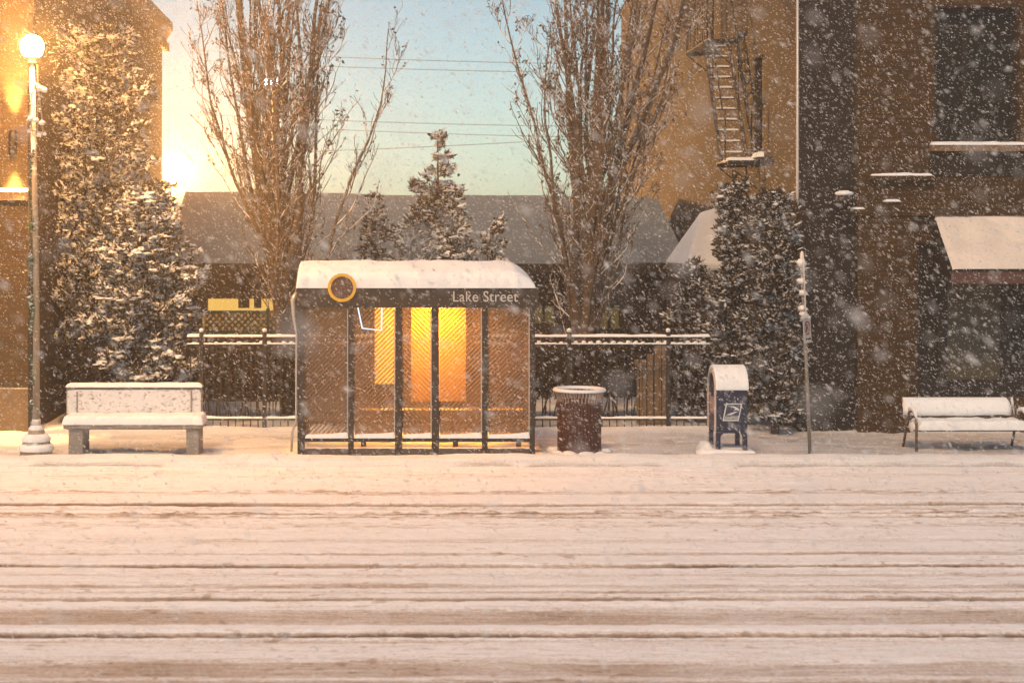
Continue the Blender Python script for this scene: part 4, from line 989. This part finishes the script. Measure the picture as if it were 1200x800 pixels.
# ================================================================== WASTE BIN
ty = 22.05; tx = X(682, ty - .3)
t_ = thing('waste_bin', 'round maroon slatted waste bin with a flared snowy rim beside the shelter', 'bin', (tx, ty, 0))
sl = MB()
for k in range(40):
    a = 2 * PI * k / 40; c_, s_ = math.cos(a), math.sin(a); r0, r1, hw = .298, .312, .019
    P = lambda r, w, z: (tx + r * c_ - w * s_, ty + r * s_ + w * c_, z)
    i = len(sl.v); sl.v += [P(r0, -hw, .02), P(r1, -hw, .02), P(r1, hw, .02), P(r0, hw, .02), P(r0, -hw, .74), P(r1, -hw, .74), P(r1, hw, .74), P(r0, hw, .74)]
    for f in ((0, 3, 2, 1), (4, 5, 6, 7), (0, 1, 5, 4), (1, 2, 6, 5), (2, 3, 7, 6), (3, 0, 4, 7)): sl.f.append(tuple(i + q for q in f))
sl.build('slats', M_maroon, t_)
for z in (.03, .40, .70): MB().lathe([(.316, z), (.316, z + .035), (.30, z + .035), (.30, z), (.316, z)], (tx, ty, 0), 40, False).build('band', M_maroon, t_)
MB().lathe([(.27, .02), (.285, .70), (.27, .70), (.255, .05), (0, .05)], (tx, ty, 0), 28, False).build('liner', M_liner, t_, smooth=True)
fl = MB()
for k in range(40):
    a = 2 * PI * k / 40; c_, s_ = math.cos(a), math.sin(a)
    fl.tube([(tx + .305 * c_, ty + .305 * s_, .70), (tx + .318 * c_, ty + .318 * s_, .79), (tx + .352 * c_, ty + .352 * s_, .875)], .0095, 5)
fl.build('flare', surf('snow_crusted_steel', (.30, .24, .21), .6, .4, 25, .1, snow=.8), t_)
rm = MB(); rm.lathe([(.335, .875), (.365, .87), (.375, .885), (.365, .9), (.335, .9), (.325, .888), (.335, .875)], (tx, ty, 0), 48, False); ro_ = rm.build('rim', M_maroon, t_, smooth=True)
q = MB(); q.lathe([(.300, .878), (.380, .874), (.384, .895), (.365, .917), (.33, .917), (.304, .903), (.300, .878)], (tx, ty, 0), 48, False); sub(q, 'rim_snow', MS, ro_, smooth=True)
q = MB(); q.lathe([(0, .66), (.15, .65), (.27, .60)], (tx, ty, 0), 24, False); q.build('snow_inside', MS, t_, smooth=True)

q = MB()
for k in range(9): a = 2 * PI * k / 9; q.blob((tx + .33 * math.cos(a), ty + .33 * math.sin(a), .0), (.14, .10, random.uniform(.035, .075)), 700 + k, 8, 5, .3)
q.build('base_snow', MS, t_, smooth=True)
# ================================================================== MAILBOX AND ITS SLAB
my = 21.42
mx0, mx1 = X(839.5, my), X(876, my); md = .52
sl = thing('concrete_slab', 'low concrete slab banked with snow under the navy mailbox', 'slab', ((mx0 + mx1) / 2, 21.7, 0))
MB().box(mx0 - .06, mx1 + .10, my - .12, my + md + .14, -.06, .085).build('block', M_conc, sl, bevel=.012)
q = MB(); q.drift(mx0 - .17, mx1 + .11, my - .10, my + md + .16, .03, .088, (.10, .05), (.03, .06), .03, 95, .15); q.blob((mx0 - .14, my + .12, .03), (.13, .26, .10), 9, 12, 6, .2); q.blob((mx0 - .10, my + .3, .06), (.10, .3, .14), 12, 12, 6, .2); q.build('snow_cover', MS, sl, smooth=True)
t_ = thing('mailbox', 'navy round-topped mailbox with a white eagle emblem under a cap of snow', 'mailbox', ((mx0 + mx1) / 2, my, .1))
zsp, zb_ = .965, .36; R_ = md / 2; yc = my + R_
arch = [(my, zb_), (my + md, zb_)] + [(yc + R_ * math.cos(PI * k / 18), zsp + R_ * math.sin(PI * k / 18)) for k in range(19)]
body = MB().prism(arch, mx0, mx1, 'x').build('body', M_mail, t_, bevel=.006)
capm = MB(); ri, ro2 = R_ + .003, R_ + .045; ang = [(-4 + 188 * k / 22) * PI / 180 for k in range(23)]
pr = [(yc + ro2 * math.cos(a) * (1 if k < 20 else 1), zsp + (ro2 + .012 * math.sin(a)) * math.sin(a)) for k, a in enumerate(ang)] + [(yc + ri * math.cos(a), zsp + ri * math.sin(a)) for a in reversed(ang)]
capm.prism(pr, mx0 - .012, mx1 + .012, 'x'); capm.build('snow_cap', MS, t_, bevel=.018)
# recessed end panel framed by a snow-caught rim
rimm = MB(); e0, e1 = R_ - .0, R_ - .05
ang2 = [PI * k / 16 for k in range(17)]
prf = [(my, zb_ + .02)] ; outer = [(my + md, zb_ + .02)] + [(yc + e0 * math.cos(a), zsp + e0 * math.sin(a)) for a in ang2] + [(my, zb_ + .02)]
inner = [(my + .05, zb_ + .02)] + [(yc - e1 * math.cos(a), zsp + e1 * math.sin(a)) for a in ang2] + [(my + md - .05, zb_ + .02)]
rimm.prism(outer + inner, mx0 - .022, mx0 - .002, 'x'); rimm.build('end_rim', surf('rime_edge', (.45, .40, .38), .7, .3, 20, .1), t_)
MB().box(mx0 - .008, mx0 - .002, my + .12, my + .40, .60, .84).build('end_label', surf('faded_label', (.40, .26, .24), .6, .3, 30, 0), t_)
for xx in (mx0, mx1 - .06):
    for yy in (my, my + md - .06):
        lg = MB(); lg.prism([(xx, .11), (xx + .06, .11), (xx + .06, .358), (xx, .358)], yy, yy + .06, 'y'); lg.build('leg', M_mail, t_, bevel=.004)
sk = MB(); sk.prism([(mx0 + .062, .358), (mx0 + .062, .30), (mx0 + .10, .345), (mx1 - .10, .345), (mx1 - .062, .30), (mx1 - .062, .358)], my + .01, my + .03, 'y'); sk.build('leg_arch', M_mail, t_)
# emblem: white slanted plate, navy field, white bird sweep, words below
ey = my - .004; ex0, ex1, ez0, ez1, skx = X(846.5, my), X(865.5, my), Z(493, my), Z(472.5, my), .05
def para(a0, a1, b0, b1, y, th=.004):
    f = lambda a, b: (ex0 + (ex1 - ex0) * a + skx * b, ez0 + (ez1 - ez0) * b)
    return MB().prism([f(a0, b0), f(a1, b0), f(a1, b1), f(a0, b1)], y - th, y, 'y')
em = para(0, 1, 0, 1, ey).build('emblem', M_white, t_)
sub(para(.07, .93, .30, .94, ey - .005, .002), 'emblem_field', M_navy, em)
f = lambda a, b: (ex0 + (ex1 - ex0) * a + skx * b, ez0 + (ez1 - ez0) * b)
bird = MB()
bird.prism([f(.10, .86), f(.55, .84), f(.80, .74), f(.90, .64), f(.86, .60), f(.72, .63), f(.55, .62), f(.62, .70), f(.50, .76)], ey - .010, ey - .008, 'y')
bird.prism([f(.14, .34), f(.42, .46), f(.90, .58), f(.60, .42), f(.40, .34)], ey - .010, ey - .008, 'y')
sub(bird, 'eagle', M_white, em)
for k, tx_ in enumerate(('UNITED STATES', 'POSTAL SERVICE')):
    place_text(tx_, 'emblem_words', em, tuple(t_.location), ex0 + .022, (ex1 - ex0) * .86, ez0 + .018 + .032 * (1 - k), .022, ey - .0045, M_navy)

# ================================================================== BUS STOP POLE
py = 21.45; px = X(949.5, py)
t_ = thing('bus_stop_sign', 'leaning bus stop pole with a snow crusted edge-on sign and a small no parking plate', 'sign', (px, py, 0), rot=(0, -.042, 0))
MB().tube([(0, 0, -.05), (0, 0, 2.86)], .026, 8).build('pole', M_pole, t_, local=True, smooth=True)
def rot_plate(mb, ang, x0=0., y0=0.):
    c_, s_ = math.cos(ang), math.sin(ang); mb.v = [(x0 + x * c_ - y * s_, y0 + x * s_ + y * c_, z) for x, y, z in mb.v]; return mb
a_top = math.radians(76)
pts = [(-.40, 1.98), (.02, 1.98), (.02, 2.62)] + [(.02 - .15 * (1 - math.cos(PI / 2 * k / 6)) * .2 - .04 * k / 6, 2.62 + .26 * math.sin(PI / 2 * k / 6)) for k in range(1, 7)] + [(-.14, 2.86), (-.28, 2.74), (-.36, 2.58), (-.40, 2.40)]
pb = MB().prism(pts, -.012, .0, 'y'); rot_plate(pb, a_top, .0, -.03); so = pb.build('sign_plate', M_sandstone, t_, local=True)
q = MB()
for k, zz in enumerate((2.72, 2.47, 2.31, 2.10, 2.02)):
    q.blob((-.055 - .012 * (k % 2), -.16, zz), (.055, .08, .038 + .02 * (k == 0)), 500 + k, 9, 6, .25)
    q.blob((-.02, -.10, zz - .02), (.05, .12, .022), 520 + k, 8, 5, .2)
q.tube([(-.0, -.06, 2.60), (-.01, -.06, 2.76), (-.02, -.08, 2.88)], [.016, .028, .010], 7)
sub(q, 'sign_snow', MS, so, local=True, smooth=True)
br = MB()
for zz in (2.68, 2.43, 2.27, 2.06): br.box(-.10, .02, -.05, -.03, zz - .014, zz + .014)
br.build('bracket', M_pole, t_, local=True)
a_lo = math.radians(52)
lp = MB().box(-.13, .13, -.036, -.030, 1.60, 1.95); rot_plate(lp, a_lo, -.0, 0); po = lp.build('lower_plate', M_sandstone, t_, local=True, bevel=.004)
def ring_xz(mb, cx, cz, ri, ro, y, n=28, th=.003):
    for k in range(n):
        a0, a1 = 2 * PI * k / n, 2 * PI * (k + 1) / n
        mb.prism([(cx + ri * math.cos(a0), cz + ri * math.sin(a0)), (cx + ro * math.cos(a0), cz + ro * math.sin(a0)), (cx + ro * math.cos(a1), cz + ro * math.sin(a1)), (cx + ri * math.cos(a1), cz + ri * math.sin(a1))], y - th, y, 'y')
g1 = MB(); ring_xz(g1, 0, 1.81, .075, .098, -.038); g1.prism([(-.072, 1.862), (-.055, 1.878), (.072, 1.758), (.055, 1.742)], -.044, -.041, 'y'); rot_plate(g1, a_lo); sub(g1, 'prohibition_ring', M_red, po, local=True)
g2 = MB(); g2.box(-.042, -.018, -.041, -.038, 1.755, 1.865).box(-.018, .035, -.041, -.038, 1.845, 1.865).box(-.018, .035, -.041, -.038, 1.80, 1.82).box(.018, .040, -.041, -.038, 1.82, 1.845)
g2.box(-.07, .07, -.041, -.038, 1.645, 1.668).prism([(.07, 1.63), (.105, 1.6565), (.07, 1.683)], -.041, -.038, 'y'); rot_plate(g2, a_lo); sub(g2, 'plate_marks', M_frame, po, local=True)
q = MB(); q.drift(-.09, .09, -.06, .02, 1.955, .03, .03, .03, .02, 97); rot_plate(q, a_lo); sub(q, 'plate_snow', MS, po, local=True, smooth=True)

# ================================================================== FALLING SNOW
def flakes():
    def octs(P, r, el, g):
        n = len(P)
        ax = np.array([.78, -.12, -.62]) + g.normal(0, .25, (n, 3)); ax /= np.linalg.norm(ax, axis=1, keepdims=True)
        b = g.normal(0, 1, (n, 3)); b -= ax * (b * ax).sum(1, keepdims=True); b /= np.linalg.norm(b, axis=1, keepdims=True); c = np.cross(ax, b)
        ra = (r * el)[:, None]; rb = (r * g.uniform(.7, 1.1, n))[:, None]; rc = (r * g.uniform(.5, 1.0, n))[:, None]
        V = np.stack([P + ax * ra, P - ax * ra, P + b * rb, P - b * rb, P + c * rc, P - c * rc], 1)
        T = np.array([[0, 2, 4], [2, 1, 4], [1, 3, 4], [3, 0, 4], [2, 0, 5], [1, 2, 5], [3, 1, 5], [0, 3, 5]])
        F = (np.arange(n)[:, None, None] * 6 + T[None]).reshape(-1, 3)
        return V.reshape(-1, 3), F
    g = np.random.default_rng(99)
    def cloud(n, x0, x1, y0, y1, z0, z1): return np.stack([g.uniform(x0, x1, n), g.uniform(y0, y1, n), g.uniform(z0, z1, n)], 1)
    P = np.concatenate([cloud(340000, -8, 13, .9, 24.2, .0, 9.0), cloud(40000, -5.4, 6.3, 24.2, 40, 1.2, 9.0), cloud(26000, -7.5, -3.2, 19.5, 26.5, 2.2, 8)])
    keep = ~((P[:, 0] > sx0) & (P[:, 0] < sx1) & (P[:, 1] > SY + .05) & (P[:, 1] < SB + .2) & (P[:, 2] < 2.9))
    dx = (P - np.array([gxl, ly, gz])); keep &= (np.linalg.norm(dx, axis=1) > .22)
    # wind gusts: thin the cloud where the gust noise is low
    gu = fbm(P[:, 0] * .35 + P[:, 2] * .25, P[:, 1] * .3, 5, 3); keep &= g.random(len(P)) < np.clip(.35 + 1.6 * (gu - .25), .1, 1)
    P = P[keep]; n = len(P)
    r = np.exp(g.normal(math.log(.0030), .36, n)); r = np.clip(r, .0017, .0080)
    V, F = octs(P, r, g.uniform(2.2, 3.8, n), g)
    me = bpy.data.meshes.new('falling_snow')
    me.vertices.add(len(V)); me.vertices.foreach_set('co', V.ravel()); me.loops.add(F.size); me.loops.foreach_set('vertex_index', F.ravel().astype(np.int32))
    me.polygons.add(len(F)); me.polygons.foreach_set('loop_start', np.arange(len(F)) * 3); me.update(calc_edges=True)
    m, nt, out = new_mat('snowflake'); d = N(nt, 'ShaderNodeBsdfDiffuse'); d.inputs[0].default_value = (.86, .87, .88, 1); t = N(nt, 'ShaderNodeBsdfTranslucent'); t.inputs[0].default_value = (.86, .87, .88, 1)
    x = N(nt, 'ShaderNodeMixShader'); x.inputs[0].default_value = .5; nt.links.new(d.outputs[0], x.inputs[1]); nt.links.new(t.outputs[0], x.inputs[2]); nt.links.new(x.outputs[0], out.inputs[0])
    me.materials.append(m); o = bpy.data.objects.new('falling_snow', me); COL.objects.link(o)
    tag(o, 'wind driven snowflakes falling across the whole street', 'snow', kind='stuff')
flakes()

# ================================================================== AIR
hz = MB().box(-82, 82, -16, 66, -1.5, 14.0).build('haze', None or M_wire)
hz.data.materials.clear()
m, nt, out = new_mat('snowy_air'); pv = N(nt, 'ShaderNodeVolumePrincipled'); pv.inputs['Density'].default_value = .0028; pv.inputs['Color'].default_value = (.97, .92, .85, 1); pv.inputs['Anisotropy'].default_value = .7
nt.links.new(pv.outputs[0], out.inputs['Volume']); hz.data.materials.append(m)
tag(hz, 'pale snowy haze filling the street', 'haze', kind='stuff')

# ================================================================== LIGHT, SKY, CAMERA
W = bpy.data.worlds.new('World'); SC.world = W; W.use_nodes = True; wn = W.node_tree; wn.nodes.clear()
sky = wn.nodes.new('ShaderNodeTexSky'); sky.sky_type = 'NISHITA'; sky.sun_disc = False
EL, AZ = math.radians(50), math.radians(180 + 20)
sky.sun_elevation = EL; sky.sun_rotation = AZ; sky.dust_density = 1.2; sky.air_density = 1.0
bg = wn.nodes.new('ShaderNodeBackground'); bg.inputs[1].default_value = .118; wo = wn.nodes.new('ShaderNodeOutputWorld')
tint = wn.nodes.new('ShaderNodeMix'); tint.data_type = 'RGBA'; tint.blend_type = 'MULTIPLY'; tint.inputs[0].default_value = 1; tint.inputs[7].default_value = (.97, 1.08, .98, 1)
wn.links.new(sky.outputs[0], tint.inputs[6]); wn.links.new(tint.outputs[2], bg.inputs[0]); wn.links.new(bg.outputs[0], wo.inputs[0])
sd = bpy.data.lights.new('sun', 'SUN'); sd.energy = 2.15; sd.angle = math.radians(14); sd.color = (1, .56, .25)
so = bpy.data.objects.new('sun', sd); COL.objects.link(so)
dv = Vector((math.sin(AZ) * math.cos(EL), math.cos(AZ) * math.cos(EL), math.sin(EL)))
so.rotation_euler = dv.to_track_quat('Z', 'Y').to_euler()

cd = bpy.data.cameras.new('camera'); cam = bpy.data.objects.new('camera', cd); COL.objects.link(cam)
cam.location = (0, 0, CAMZ); cam.rotation_euler = (PI / 2, 0, 0)
cd.sensor_width = 36; cd.lens = FPX / 1200 * 36; cd.shift_x = (600 - VPX) / 1200; cd.shift_y = -(400 - HOR) / 1200
cd.clip_start = .05; cd.clip_end = 500
cd.dof.use_dof = True; cd.dof.focus_distance = 22.0; cd.dof.aperture_fstop = 2.0
SC.camera = cam
SC.view_settings.view_transform = 'Standard'; SC.view_settings.look = 'None'; SC.view_settings.exposure = .10; SC.view_settings.gamma = 1; SC.view_settings.use_curve_mapping = False
SC.cycles.use_denoising = True
SC.cycles.max_bounces = 8; SC.cycles.transparent_max_bounces = 16; SC.cycles.volume_bounces = 1; SC.cycles.diffuse_bounces = 3
SC.cycles.sample_clamp_indirect = 6
SC.cycles.use_adaptive_sampling = False
